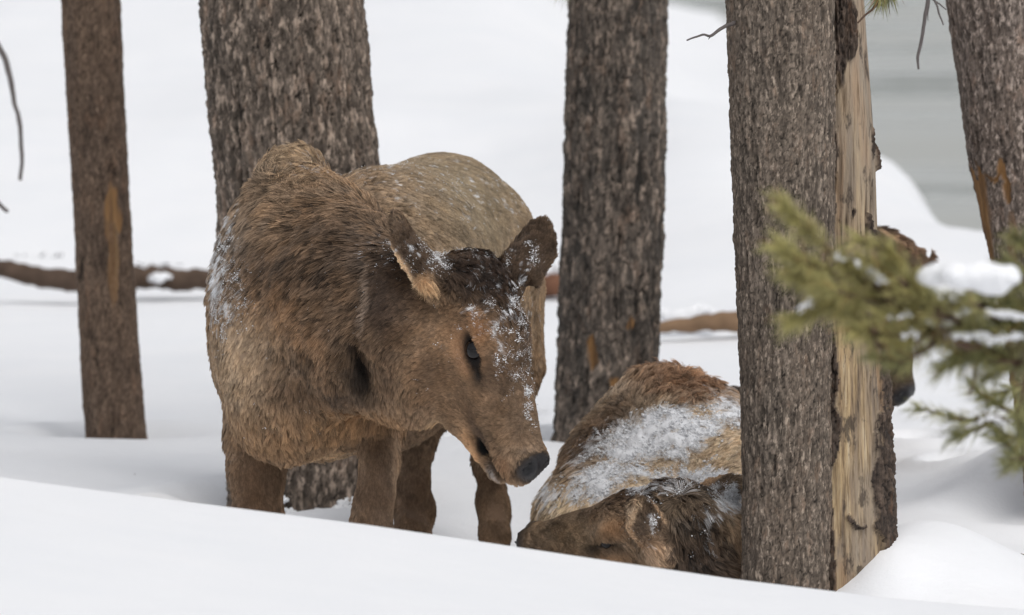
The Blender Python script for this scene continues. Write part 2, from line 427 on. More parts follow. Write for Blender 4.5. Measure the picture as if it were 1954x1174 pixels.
# near twin trunk: bark covered stem and bare stem
t4 = tree(P(1500, 1130, 12.0), 'near pine trunk whose right half is bare yellowish wood, behind the green bough')
adopt(trunk_mesh('trunk', None, BARK_GREY, 12.0, [(1387, 1590, 0), (1396, 1592, 200), (1402, 1592, 400), (1409, 1590, 600), (1416, 1589, 800), (1417, 1590, 1000), (1415, 1591, 1130)],
      cw=.0075, ch=.026, amp=.0042, res=.0026, seed=4, lump=.006), t4)
def t4bark(x, y, s):
    b = np.maximum.reduce([ell(x, y, 1605, 60, 34, 110),
        (x > np.interp(y, [560, 640, 720, 850, 1000, 1060], [1720, 1688, 1683, 1668, 1664, 1700])) * 1.0,
        (x < np.interp(y, [0, 150, 200, 620, 760, 860, 960, 1100], [1596, 1604, 1592, 1592, 1606, 1604, 1588, 1590])) * 1.0,
        ell(x, y, 1672, 285, 8, 26), ell(x, y, 1640, 432, 6, 12), ell(x, y, 1668, 438, 6, 16), ell(x, y, 1632, 985, 18, 12), ell(x, y, 1680, 1000, 14, 26)])
    return np.where((s > .3) & (y > 640), 0, 1 - b)
adopt(trunk_mesh('bare_wood', None, STEM, 12.07, [(1545, 1653, 0), (1545, 1664, 150), (1544, 1675, 300), (1538, 1681, 480), (1532, 1689, 640), (1525, 1696, 760), (1516, 1703, 900), (1510, 1708, 1010), (1506, 1712, 1060)],
      cw=.0095, ch=.030, amp=.010, res=.0028, seed=5, lump=.009, scar=t4bark, groove=True), t4)
# right leaning trunk
t5 = tree(P(2040, 900, 13.2), 'pale leaning pine trunk cut off by the right edge of the photo')
adopt(trunk_mesh('trunk', None, BARK_PALE, 13.2, [(1808, 2012, 0), (1830, 2034, 160), (1852, 2058, 320), (1884, 2092, 480), (1915, 2126, 650), (1942, 2156, 820), (1960, 2176, 960)],
      cw=.009, ch=.024, amp=.0045, seed=6, lump=.007, scar=lambda x, y, s: np.maximum.reduce([ell(x, y, 1900, 328, 24, 9), ell(x, y, 1921, 352, 8, 26), (1 - sstep(3, 16, x - np.interp(y, [300, 330, 500, 800], [1845, 1868, 1888, 1940]))) * (y > 330), ell(x, y, 1932, 460, 12, 60) * .5]) * (s < .2)), t5)

# dead twigs and stubs
def twig(name, pts, rad, mat, parent=None, extra=(), jit=.002):
    a = Acc(); a.add(tube(pxpath(pts), rad, 7, jit))
    for e, r in extra: a.add(tube(pxpath(e), r, 6, jit))
    v, f = a.out(); return mesh_obj(name, v, f, mat, parent)
adopt(twig('twig', [(1402, 44, 11.95), (1380, 52, 11.9), (1358, 68, 11.88), (1340, 66, 11.86), (1311, 77, 11.85)], [.004, .0028, .0015], TWIG_GREY, None,
     [([(1358, 68, 11.88), (1352, 75, 11.88)], [.0015, .0006])], .001), t4)
def spray(path, rad, nneedle, length, spread, w, out, seed, start=.0, pal=None, ncol=None):
    """needles round the outer part of a shoot"""
    r_ = np.random.default_rng(seed); pts = np.asarray(path)
    t = start + (1 - start) * r_.random(nneedle) ** .8
    seg = t * (len(pts) - 1); i = np.minimum(seg.astype(int), len(pts) - 2); f = (seg - i)[:, None]
    c = pts[i] * (1 - f) + pts[i + 1] * f; tan = unit(pts[i + 1] - pts[i])
    rnd = unit(r_.normal(size=(nneedle, 3))); side = unit(np.cross(tan, rnd))
    ang = np.radians(spread * (.55 + .6 * r_.random((nneedle, 1)))) * (1.15 - .5 * t[:, None])
    dr = np.cos(ang) * tan + np.sin(ang) * side
    L = length * (.7 + .5 * r_.random((nneedle, 1)))
    s = unit(np.cross(dr, rnd)) * w; u = unit(np.cross(dr, s)) * w
    mid = c + dr * L * .5 + np.array([0, 0, -.06]) * L * .25; tip = c + dr * L + np.array([0, 0, -.12]) * L
    V = np.stack([c + s, c - s * .5 + u * .87, c - s * .5 - u * .87, mid + s * .9, mid + (-s * .5 + u * .87) * .9, mid + (-s * .5 - u * .87) * .9, tip], 1)
    F = np.array([[0, 1, 4, 3], [1, 2, 5, 4], [2, 0, 3, 5], [3, 4, 6, 6], [4, 5, 6, 6], [5, 3, 6, 6]])
    base = np.array(pal[0])[None] * (1 - (k := r_.random((nneedle, 1)) ** 1.2)) + np.array(pal[1])[None] * k
    brown = r_.random((nneedle, 1)) < .03; base = np.where(brown, srgb(150, 104, 60)[None], base)
    out['v'].append(V.reshape(-1, 3)); out['f'].append((F[None] + (np.arange(nneedle) * 7)[:, None, None]).reshape(-1, 4) + out['k'])
    out['c'].append(np.repeat(base, 7, 0)); out['k'] += nneedle * 7
def build_needles(name, out):
    V = np.concatenate(out['v']); F = np.concatenate(out['f']); C = np.concatenate(out['c'])
    quads = F[F[:, 2] != F[:, 3]]; tris = F[F[:, 2] == F[:, 3]][:, :3]
    m = bpy.data.meshes.new(name); nq, nt3 = len(quads), len(tris)
    m.vertices.add(len(V)); m.vertices.foreach_set('co', V.astype(np.float32).ravel())
    li = np.concatenate([quads.ravel(), tris.ravel()]); m.loops.add(len(li)); m.loops.foreach_set('vertex_index', li.astype(np.int32))
    m.polygons.add(nq + nt3)
    m.polygons.foreach_set('loop_start', np.concatenate([np.arange(nq) * 4, nq * 4 + np.arange(nt3) * 3]).astype(np.int32))
    m.polygons.foreach_set('loop_total', np.concatenate([np.full(nq, 4), np.full(nt3, 3)]).astype(np.int32))
    m.update(calc_edges=True)
    a = m.attributes.new('col', 'FLOAT_COLOR', 'POINT'); c = np.ones((len(V), 4), np.float32); c[:, :3] = C; a.data.foreach_set('color', c.ravel())
    m.materials.append(NEEDLE); return link(name, m)
GREEN = (srgb(126, 122, 76), srgb(220, 210, 142)); GREEN2 = (srgb(94, 97, 64), srgb(186, 182, 120))
def flakes(centers, size, seed, squash=.7):
    """irregular little lumps of snow"""
    r_ = np.random.default_rng(seed); n = len(centers)
    ph = (1 + 5 ** .5) / 2
    B = unit(np.array([(-1, ph, 0), (1, ph, 0), (-1, -ph, 0), (1, -ph, 0), (0, -1, ph), (0, 1, ph), (0, -1, -ph), (0, 1, -ph), (ph, 0, -1), (ph, 0, 1), (-ph, 0, -1), (-ph, 0, 1)], float))
    Fi = np.array([(0, 11, 5), (0, 5, 1), (0, 1, 7), (0, 7, 10), (0, 10, 11), (1, 5, 9), (5, 11, 4), (11, 10, 2), (10, 7, 6), (7, 1, 8), (3, 9, 4), (3, 4, 2), (3, 2, 6), (3, 6, 8), (3, 8, 9), (4, 9, 5), (2, 4, 11), (6, 2, 10), (8, 6, 7), (9, 8, 1)])
    sz = np.asarray(size).reshape(-1, 1, 1) * np.ones((n, 1, 1))
    V = B[None] * sz * (.6 + .7 * r_.random((n, 12, 1))) * (.6 + .8 * r_.random((n, 1, 3))) * [1, 1, squash] + np.asarray(centers)[:, None]
    return V.reshape(-1, 3), (Fi[None] + (np.arange(n) * 12)[:, None, None]).reshape(-1, 3)

# fallen logs and brush behind
LOGM = plain('log_bark', srgb(84, 70, 60), .9, .15, .75, 16)
LOGB = plain('log_bare', srgb(126, 102, 80), .85, .2, .6, 14)
def log(pts, rad, mat, label, jit=.02, extra=()):
    a = Acc(); a.add(tube(pxpath(pts), rad, 14, jit))
    for e, r in extra: a.add(tube(pxpath(e), r, 9, jit * .5))
    v, f = a.out(); return tag(mesh_obj('fallen_log', v, f, mat), label, 'log')
log([(-120, 486, 19.0), (0, 512, 18.95), (80, 528, 18.9), (160, 538, 18.85), (260, 534, 18.9)], [.025, .028, .033, .036], LOGM, 'dark fallen log at the left edge, running behind the thin left trunk', .006)
log([(235, 532, 19.0), (300, 530, 19.0), (360, 534, 18.95), (450, 536, 18.95), (520, 540, 18.9), (700, 545, 18.9)], [.036, .034, .024, .022], LOGM, 'short fallen log between the thin left trunk and the standing elk', .006)
log([(900, 548, 18.8), (1030, 545, 18.75), (1070, 543, 18.7), (1120, 545, 18.7)], [.03, .034, .035], plain('log_red', srgb(118, 84, 66), .9, .15, .6, 22), 'reddish log end between the standing elk and the dark trunk', .006)
log([(1190, 628, 17.35), (1260, 624, 17.35), (1330, 618, 17.35), (1390, 613, 17.35), (1480, 604, 17.35)], [.010, .018, .026, .030], LOGB, 'pale tan fallen log under snow, right of the dark blurred trunk', .005)
# snow on the logs
def blanket(name, pts, rad, label):
    v, f = tube(pxpath(pts), rad, 16, .01); v = v.copy()
    return tag(mesh_obj(name, v, f, SNOW), label, 'snow', kind='stuff')
blanket('log_snow', [(1250, 604, 17.5), (1300, 600, 17.5), (1345, 602, 17.5), (1366, 602, 17.4)], [.012, .03, .03, .008], 'snow lying along the pale tan log')
blanket('log_snow', [(285, 530, 18.9), (300, 528, 18.88), (322, 530, 18.9)], [.006, .017, .006], 'lump of snow on the short log left of the standing elk')
blanket('log_snow', [(975, 518, 18.85), (1030, 520, 18.8), (1075, 512, 18.8)], [.02, .028, .02], 'snow resting on the reddish log')
BR = plain('brush', srgb(92, 92, 94), .9, .1, .3, 60)
def brush(px, py, d, w_, h_, n, label, seed):
    r_ = np.random.default_rng(seed); a = Acc()
    for k in range(n):
        x0 = px + r_.uniform(-w_, w_); p0 = (x0, py + h_ * .5, d + r_.uniform(-.1, .1))
        x1 = x0 + r_.uniform(-w_, w_) * .7; y1 = py - r_.uniform(.1, 1) * h_
        a.add(tube(pxpath([p0, ((x0 + x1) / 2, (py + y1) / 2 - 2, d), (x1, y1, d)]), [.004, .003, .001], 5, .004))
    v, f = a.out(); return tag(mesh_obj('dead_brush', v, f, BR), label, 'brush', 'dead brush poking out of the snow')
brush(78, 500, 20.3, 40, 18, 26, 'grey twiggy brush behind the log at the left edge', 3)
brush(290, 512, 20.2, 45, 10, 12, 'flat grey brush on the short log beside the thin left trunk', 4)
brush(1362, 552, 20.6, 22, 12, 20, 'small dark twiggy tuft in the snow above the pale tan log', 5)
brush(1355, 590, 19.0, 26, 7, 16, 'low dark twigs lying just behind the pale tan log', 6)
brush(1270, 574, 19.6, 26, 6, 12, 'thin grey twigs in the snow beside the dark blurred trunk', 7)
# hanging twigs
o = twig('hanging_twig', [(-420, -900, 9.6), (-260, -420, 9.6), (-140, -110, 9.6), (-60, 20, 9.6), (-10, 75, 9.6), (14, 125, 9.6), (28, 195, 9.6), (40, 265, 9.6), (40, 345, 9.6)], [.0055, .0052, .005, .0045, .0035, .003], TWIG_GREY)
tag(o, 'long grey dead twig hanging down at the left edge', 'twig', 'dead twigs hanging into view')
o = twig('hanging_twig', [(-400, -880, 9.65), (-330, -300, 9.65), (-230, 160, 9.6), (-60, 340, 9.6), (-15, 378, 9.6), (15, 405, 9.6)], [.006, .005, .003], TWIG_GREY)
tag(o, 'short grey twig end at the left edge, below the long hanging twig', 'twig', 'dead twigs hanging into view')
o = twig('hanging_twig', [(1900, -700, 11.2), (1810, -330, 11.2), (1782, -120, 11.2), (1775, -30, 11.2), (1766, 25, 11.2), (1757, 80, 11.2), (1751, 112, 11.2), (1754, 132, 11.2)], [.004, .004, .0035, .003, .002], TWIG_GREY, None,
     [([(1777, -10, 11.2), (1792, 25, 11.2), (1800, 48, 11.2)], [.0025, .0012]), ([(1773, -5, 11.2), (1770, 40, 11.2)], [.0018, .0008]), ([(1778, 0, 11.2), (1806, 18, 11.2)], [.002, .001])], .0015)
tag(o, 'forked dark twig hanging from the top edge left of the leaning trunk', 'twig', 'dead twigs hanging into view')
# twig with a needle tuft at the top of the near tree, and needle tips at the top of the third trunk
def tuft(paths, seed, n, label, length=.05, stem=(), pal=GREEN2):
    out = dict(v=[], f=[], c=[], k=0); a = Acc()
    for i, p in enumerate(paths):
        pp = pxpath(p); spray(pp, 0, n, length, 48, .0008, out, seed + i, .35, pal); a.add(tube(pp, [.003, .0015], 6))
    for p, r in stem: a.add(tube(pxpath(p), r, 6, .001))
    v, f = a.out(); b = mesh_obj('branch', v, f, TWIG_BROWN)
    e = tag(empty('pine_sprig', P(*paths[0][0])), label, 'sprig', 'pine sprigs dipping in from the top edge')
    adopt(b, e); adopt(build_needles('needles', out), e); return e
tuft([[(1700, -70, 11.7), (1682, -8, 11.7)], [(1705, -70, 11.72), (1694, -20, 11.72)]], 40, 90, 'small pine sprig at the top edge over the bare wood trunk, bare twig below', .05,
     [([(1684, -4, 11.7), (1668, 14, 11.7), (1650, 30, 11.7), (1636, 44, 11.7)], [.0032, .0025, .0018])])
tuft([[(1108, -80, 14.2), (1080, -25, 14.2)], [(1100, -80, 14.2), (1064, -35, 14.2)]], 50, 80, 'tips of a pine sprig at the top edge over the dark blurred trunk', .05)

# foreground bough
bo = tag(empty('pine_bough', P(1990, 640, 8.6)), 'green pine bough reaching in from the right edge across the near trunk', 'bough')
shoots = [  # (path, needle count, start, palette)
 ([(1640, 545, 8.5), (1590, 487, 8.5), (1545, 445, 8.48), (1492, 392, 8.45)], 330, .35, 0),
 ([(1640, 545, 8.5), (1580, 520, 8.45), (1530, 500, 8.4), (1490, 470, 8.38)], 320, .3, 0),
 ([(1640, 560, 8.5), (1600, 545, 8.48), (1560, 540, 8.45), (1500, 520, 8.4)], 300, .3, 0),
 ([(1700, 590, 8.55), (1640, 585, 8.5), (1570, 590, 8.45), (1512, 612, 8.42)], 330, .3, 0),
 ([(1690, 580, 8.5), (1650, 570, 8.45), (1610, 560, 8.4), (1575, 545, 8.4)], 260, .2, 0),
 ([(1780, 640, 8.55), (1720, 600, 8.5), (1680, 560, 8.5), (1640, 530, 8.45), (1610, 500, 8.42)], 420, .15, 0),
 ([(1780, 640, 8.55), (1740, 580, 8.5), (1720, 530, 8.5), (1700, 490, 8.45)], 340, .25, 0),
 ([(1800, 640, 8.55), (1750, 640, 8.5), (1690, 640, 8.45), (1630, 630, 8.4)], 380, .2, 0),
 ([(1800, 640, 8.55), (1760, 670, 8.5), (1720, 690, 8.45), (1670, 680, 8.42)], 320, .2, 1),
 ([(1830, 660, 8.6), (1790, 620, 8.5), (1760, 580, 8.5), (1745, 545, 8.5)], 300, .25, 0),
 ([(1860, 650, 8.6), (1820, 610, 8.55), (1790, 590, 8.5), (1770, 560, 8.5)], 260, .25, 1),
 ([(1960, 650, 8.7), (1900, 610, 8.6), (1860, 580, 8.55), (1800, 570, 8.5)], 380, .2, 1),
 ([(1990, 620, 8.7), (1930, 570, 8.6), (1890, 560, 8.6), (1850, 560, 8.6)], 340, .2, 1),
 ([(2000, 660, 8.7), (1950, 650, 8.6), (1900, 640, 8.55), (1850, 625, 8.5)], 360, .2, 1),
 ([(2000, 560, 8.7), (1960, 540, 8.65), (1930, 520, 8.6), (1900, 530, 8.6)], 280, .2, 1),
 ([(1990, 500, 8.7), (1960, 470, 8.7), (1935, 450, 8.65)], 200, .1, 1),
 ([(1990, 690, 8.7), (1940, 690, 8.6), (1880, 690, 8.6), (1830, 680, 8.6)], 320, .2, 1),
 ([(1850, 665, 8.6), (1830, 690, 8.6), (1800, 700, 8.6)], 160, .2, 1),
 ([(1960, 720, 9.0), (1945, 780, 9.0), (1950, 840, 9.0)], 220, .1, 1),
 ([(2000, 800, 9.2), (1910, 800, 9.2), (1840, 802, 9.2), (1755, 778, 9.15)], 260, .3, 1),
 ([(1960, 800, 9.2), (1900, 770, 9.2), (1855, 740, 9.2)], 170, .3, 1),
 ([(1900, 800, 9.2), (1860, 820, 9.2), (1825, 830, 9.2)], 120, .3, 1),
 ([(1980, 730, 9.2), (1940, 740, 9.2), (1890, 760, 9.2)], 200, .2, 1),
 ([(1990, 830, 9.2), (1950, 840, 9.2), (1900, 820, 9.2)], 170, .3, 1),
 ([(1990, 890, 9.2), (1950, 870, 9.2), (1905, 835, 9.2)], 190, .2, 1),
 ([(2010, 900, 9.2), (1970, 880, 9.2), (1930, 885, 9.2)], 150, .2, 1),
]
_r = np.random.default_rng(77)
for (x0, y0, x1, y1, dd_, cnt, pal_) in ((1600, 470, 1720, 560, 8.46, 3, 0), (1620, 560, 1780, 650, 8.48, 5, 0), (1720, 560, 1860, 640, 8.52, 4, 0), (1840, 580, 1990, 680, 8.62, 8, 1),
                                     (1780, 650, 1990, 720, 8.66, 5, 1), (1950, 480, 2000, 620, 8.7, 4, 1), (1900, 740, 1990, 900, 9.15, 2, 1)):
    for _ in range(cnt):
        ax, ay = _r.uniform(x0, x1), _r.uniform(y0, y1); an = _r.uniform(-1.0, .55); ll = _r.uniform(50, 95)
        shoots.append(([(ax + ll * .7 * math.cos(an), ay - ll * .5 * math.sin(an) + 8, dd_ + _r.uniform(-.12, .12)), (ax, ay, dd_), (ax - ll * .8 * math.cos(an), ay + ll * .55 * math.sin(an), dd_ - .04)], int(_r.uniform(120, 210)), .1, pal_))
out = dict(v=[], f=[], c=[], k=0); a = Acc()
for i, (p, n, s0, pal) in enumerate(shoots):
    pp = pxpath(p); spray(pp, 0, int(n * (.72 if pal == 0 else .62)), .046 if pal == 0 else .038, 50, .00075, out, 100 + i, s0, GREEN2 if pal else GREEN)
    a.add(tube(pp, [.0042, .003, .0016], 7, .001))
for p, r in (([(2200, 600, 8.8), (2060, 640, 8.75), (1960, 668, 8.7), (1880, 668, 8.6), (1800, 642, 8.55), (1720, 605, 8.5), (1650, 555, 8.5)], [.011, .009, .007, .006, .005]),
             ([(1720, 605, 8.5), (1690, 570, 8.48), (1640, 500, 8.45), (1600, 487, 8.45), (1570, 462, 8.45)], [.005, .004, .002]),
             ([(2100, 640, 8.75), (2020, 560, 8.72), (1980, 480, 8.7)], [.008, .005, .003]),
             ([(2100, 700, 8.8), (2000, 700, 9.0), (1960, 800, 9.2)], [.008, .006, .005]),
             ([(1880, 668, 8.6), (1862, 700, 8.8), (1858, 735, 9.0), (1850, 752, 9.1)], [.005, .003, .002]),
             ([(2200, 810, 9.3), (2050, 815, 9.25), (1930, 802, 9.2), (1860, 800, 9.2)], [.008, .006, .004]),
             ([(1960, 800, 9.2), (1990, 880, 9.2), (2040, 910, 9.2)], [.004, .004, .005])):
    a.add(tube(pxpath(p), r, 8, .002))
v, f = a.out(); adopt(mesh_obj('branch', v, f, TWIG_BROWN), bo); adopt(build_needles('needles', out), bo)
# snow caught along the bough
r_ = np.random.default_rng(5); cs = []; sz = []
for p0, p1, n, s_ in (((1650, 512, 8.44), (1690, 535, 8.46), 40, .0028), ((1600, 480, 8.42), (1640, 510, 8.44), 30, .0025), ((1815, 640, 8.5), (1950, 644, 8.5), 120, .0030),
                  ((1520, 588, 8.4), (1545, 582, 8.4), 22, .0022), ((1690, 600, 8.45), (1740, 606, 8.46), 30, .0022), ((1720, 642, 8.42), (1755, 640, 8.42), 16, .002),
                  ((1880, 594, 8.5), (1960, 604, 8.5), 60, .0035), ((1810, 575, 8.5), (1840, 560, 8.5), 22, .003), ((1850, 797, 9.15), (1940, 797, 9.15), 40, .0028)):
    for k in range(n):
        t = r_.random(); cs.append(P(p0[0] + (p1[0] - p0[0]) * t + r_.normal() * 6, p0[1] + (p1[1] - p0[1]) * t + 9 * float(noise3(np.array([t * 5, n, 0.]), 3)) + r_.normal() * 3, p0[2] + r_.normal() * .01)); sz.append(s_ * r_.uniform(.5, 1.6))
v, f = flakes(np.array(cs), np.array(sz), 3); o = mesh_obj('snow_dusting', v, f, SNOW); tag(o, kind='stuff'); adopt(o, bo)
def snow_lump(pts, rad, name, label, seed, flat=.6):
    a = Acc(); ico = []
    cs, rs = pxpath(pts), rad
    B = bpy.data.meshes.new('tmp')
    import bmesh
    bm = bmesh.new()
    for c, r in zip(cs, rs):
        bmesh.ops.create_icosphere(bm, subdivisions=3, radius=float(r), matrix=Matrix.Translation([float(q) for q in c]) @ Matrix.Diagonal((1.15, 1.1, flat, 1)))
    bm.to_mesh(B); bm.free()
    o = link(name, B); md = o.modifiers.new('r', 'REMESH'); md.mode = 'VOXEL'; md.voxel_size = .0035
    s = o.modifiers.new('s', 'SMOOTH'); s.iterations = 8; s.factor = .6
    dg = bpy.context.evaluated_depsgraph_get(); me = bpy.data.meshes.new_from_object(o.evaluated_get(dg))
    bpy.data.objects.remove(o)
    n = len(me.vertices); co = np.empty(n * 3, np.float32); me.vertices.foreach_get('co', co); co = co.reshape(-1, 3)
    co += .004 * np.stack([fbm(co * 55, 3, seed + k) for k in range(3)], -1); me.vertices.foreach_set('co', co.ravel())
    me.polygons.foreach_set('use_smooth', np.ones(len(me.polygons), bool)); me.materials.append(SNOW)
    o = link(name, me); return tag(o, label, 'snow')
snow_lump([(1775, 527, 8.44), (1795, 522, 8.44), (1825, 523, 8.40), (1860, 522, 8.40), (1890, 527, 8.40), (1900, 545, 8.40), (1920, 526, 8.40), (1880, 540, 8.40), (1845, 530, 8.40)],
          [.017, .020, .022, .023, .024, .018, .019, .019, .020], 'snow_clump', 'white clump of snow lying on top of the pine bough', 11, .8)

# snow plastered on the foot of the big trunk, litter on the snow
r_ = np.random.default_rng(31); n_ = 5200
tx = r_.uniform(520, 720, n_); tz = r_.uniform(868, 1000, n_)
cc_ = P(577, 930, 13.75); rr_ = .170; pts_ = P(tx, tz, 13.75); dx_ = pts_[:, 0] - cc_[0]; ok = np.abs(dx_) < rr_ * .98
pts_ = pts_[ok]; dx_ = dx_[ok]; pts_[:, 1] = 13.75 - np.sqrt(rr_ ** 2 - dx_ ** 2) - .001
pts_[:, 2] = P(577, tz[ok], 13.6)[:, 2]
m_ = noise3(pts_ * [18, 18, 14], 5) * .6 + noise3(pts_ * 45, 6) * .4 + np.interp(tz[ok], [870, 1000], [-.45, .35])
pts_ = pts_[m_ > .12]
v, f = flakes(pts_, .006 * (.4 + r_.random(len(pts_))), 41, .8); o = mesh_obj('snow_dusting', v, f, SNOW); tag(o, kind='stuff'); adopt(o, t2)
LIT = plain('litter', srgb(84, 68, 54), .9, .2, .3, 90)
a = Acc(); k_ = 0
while k_ < 12:
    if k_ % 3 == 0: cx_, cy_ = r_.uniform(.55, 1.05), r_.uniform(11.3, 12.6)
    elif k_ % 3 == 1: cx_, cy_ = r_.uniform(-1.3, 1.2), r_.uniform(12.6, 16)
    else: cx_, cy_ = r_.uniform(.7, 1.05), r_.uniform(11.3, 12.8)
    an = r_.uniform(0, math.pi); ll = r_.uniform(.003, .014) ; k_ += 1
    pp = np.array([[cx_ + math.cos(an) * ll * q_, cy_ + math.sin(an) * ll * q_, 0] for q_ in (-1, 0, 1)])
    pp[:, 2] = ground_z(pp[:, 0], pp[:, 1]) + .0012; pp[1, 2] += .001
    a.add(tube(pp, [.0007, .0009, .0005], 5))
v, f = a.out(); tag(mesh_obj('needle_litter', v, f, LIT), 'fallen needles and bark bits scattered on the snow', 'litter', kind='stuff')
# ------------------------------------------------------------------ elk: implicit body, fur, snow
class Field:
    def __init__(s, lo, hi, h):
        s.lo = np.array(lo, float); s.h = h
        s.n = np.ceil((np.array(hi) - s.lo) / h).astype(int) + 1
        s.F = np.full(tuple(s.n), 1.0, np.float32)
    def block(s, c, r):
        a = np.clip(np.floor((c - r - s.lo) / s.h).astype(int), 0, s.n - 1); b = np.clip(np.ceil((c + r - s.lo) / s.h).astype(int) + 1, 1, s.n)
        if np.any(b <= a): return None, None
        sl = tuple(slice(int(i), int(j)) for i, j in zip(a, b))
        g = np.meshgrid(*[s.lo[k] + s.h * np.arange(a[k], b[k]) for k in range(3)], indexing='ij')
        return sl, np.stack(g, -1)
    def put(s, sl, d, k, mode):
        A = s.F[sl]; d = d.astype(np.float32)
        if mode == 'add':
            h = np.maximum(k - np.abs(A - d), 0) / k; s.F[sl] = np.minimum(A, d) - h * h * k * .25
        else:
            d = -d; h = np.maximum(k - np.abs(A - d), 0) / k; s.F[sl] = np.maximum(A, d) + h * h * k * .25
    def ell(s, c, r, M=None, k=.04, mode='add'):
        """ellipsoid: centre, radii, rows of M = its axes"""
        c = np.array(c, float); r = np.array(r, float); M = np.eye(3) if M is None else np.array(M)
        sl, G = s.block(c, r.max() + k + 2 * s.h)
        if sl is None: return
        q = (G - c) @ M.T; k0 = np.linalg.norm(q / r, axis=-1); k1 = np.linalg.norm(q / r ** 2, axis=-1) + 1e-9
        s.put(sl, k0 * (k0 - 1) / k1, k, mode)
    def cone(s, a, ra, b, rb, k=.04, side=None, q=1., mode='add'):
        a = np.array(a, float); b = np.array(b, float); c = (a + b) / 2
        sl, G = s.block(c, np.abs(a - b) / 2 + max(ra, rb) * max(1, q) + k + 2 * s.h)
        if sl is None: return
        ab = b - a; t = np.clip(((G - a) @ ab) / (ab @ ab), 0, 1); v = G - (a + t[..., None] * ab)
        if side is not None:
            sd = unit(side); sd = unit(sd - ab * (sd @ ab) / (ab @ ab)); c_ = v @ sd; v = v + (c_ * (1 / q - 1))[..., None] * sd
        s.put(sl, (np.linalg.norm(v, axis=-1) - (ra + t * (rb - ra))) * min(1, q), k, mode)
    def chain(s, pts, rad, **kw):
        for i in range(len(pts) - 1): s.cone(pts[i], rad[i], pts[i + 1], rad[i + 1], **kw)
    def mesh(s, smooth=3):
        F = s.F; n = s.n; ins = F < 0; idx = -np.ones(tuple(n - 1), np.int64)
        c = np.zeros(tuple(n - 1), np.int8)
        for d in np.ndindex(2, 2, 2): c += ins[d[0]:n[0] - 1 + d[0], d[1]:n[1] - 1 + d[1], d[2]:n[2] - 1 + d[2]]
        act = np.argwhere((c > 0) & (c < 8)); idx[tuple(act.T)] = np.arange(len(act))
        acc = np.zeros((len(act), 3)); cnt = np.zeros(len(act))
        corners = list(np.ndindex(2, 2, 2))
        for i, A in enumerate(corners):
            for B in corners[i + 1:]:
                if sum(abs(x - y) for x, y in zip(A, B)) != 1: continue
                fa = F[tuple((act + A).T)]; fb = F[tuple((act + B).T)]; m = (fa < 0) != (fb < 0)
                t = (fa / (fa - fb + 1e-12))[m][:, None]
                acc[m] += np.array(A) * (1 - t) + np.array(B) * t; cnt[m] += 1
        V = s.lo + s.h * (act + acc / cnt[:, None])
        quads = []
        for ax in range(3):
            o = [0, 0, 0]; o[ax] = 1
            A = ins[:n[0] - o[0], :n[1] - o[1], :n[2] - o[2]]; B = ins[o[0]:, o[1]:, o[2]:]
            e = np.argwhere(A != B); u, v = (ax + 1) % 3, (ax + 2) % 3
            e = e[(e[:, u] > 0) & (e[:, v] > 0) & (e[:, u] < n[u] - 1) & (e[:, v] < n[v] - 1)]
            du = np.zeros(3, int); du[u] = 1; dv = np.zeros(3, int); dv[v] = 1
            q = np.stack([idx[tuple((e - du - dv).T)], idx[tuple((e - dv).T)], idx[tuple(e.T)], idx[tuple((e - du).T)]], 1)
            fl = ~A[tuple(e.T)]; q[fl] = q[fl][:, ::-1]; quads.append(q)
        Q = np.concatenate(quads); Q = Q[(Q >= 0).all(1)]
        # drop islands smaller than the main one is unnecessary; light smoothing
        for _ in range(smooth):
            a = np.zeros_like(V); k = np.zeros(len(V))
            for i in range(4):
                for j in ((i + 1) % 4, (i - 1) % 4):
                    np.add.at(a, Q[:, i], V[Q[:, j]]); np.add.at(k, Q[:, i], 1)
            V = V + .5 * (a / np.maximum(k, 1)[:, None] - V)
        return V, Q
def vnormals(V, Q):
    fn = np.cross(V[Q[:, 2]] - V[Q[:, 0]], V[Q[:, 3]] - V[Q[:, 1]]); n = np.zeros_like(V)
    for i in range(4): np.add.at(n, Q[:, i], fn)
    return unit(n), np.linalg.norm(fn, axis=1) / 2

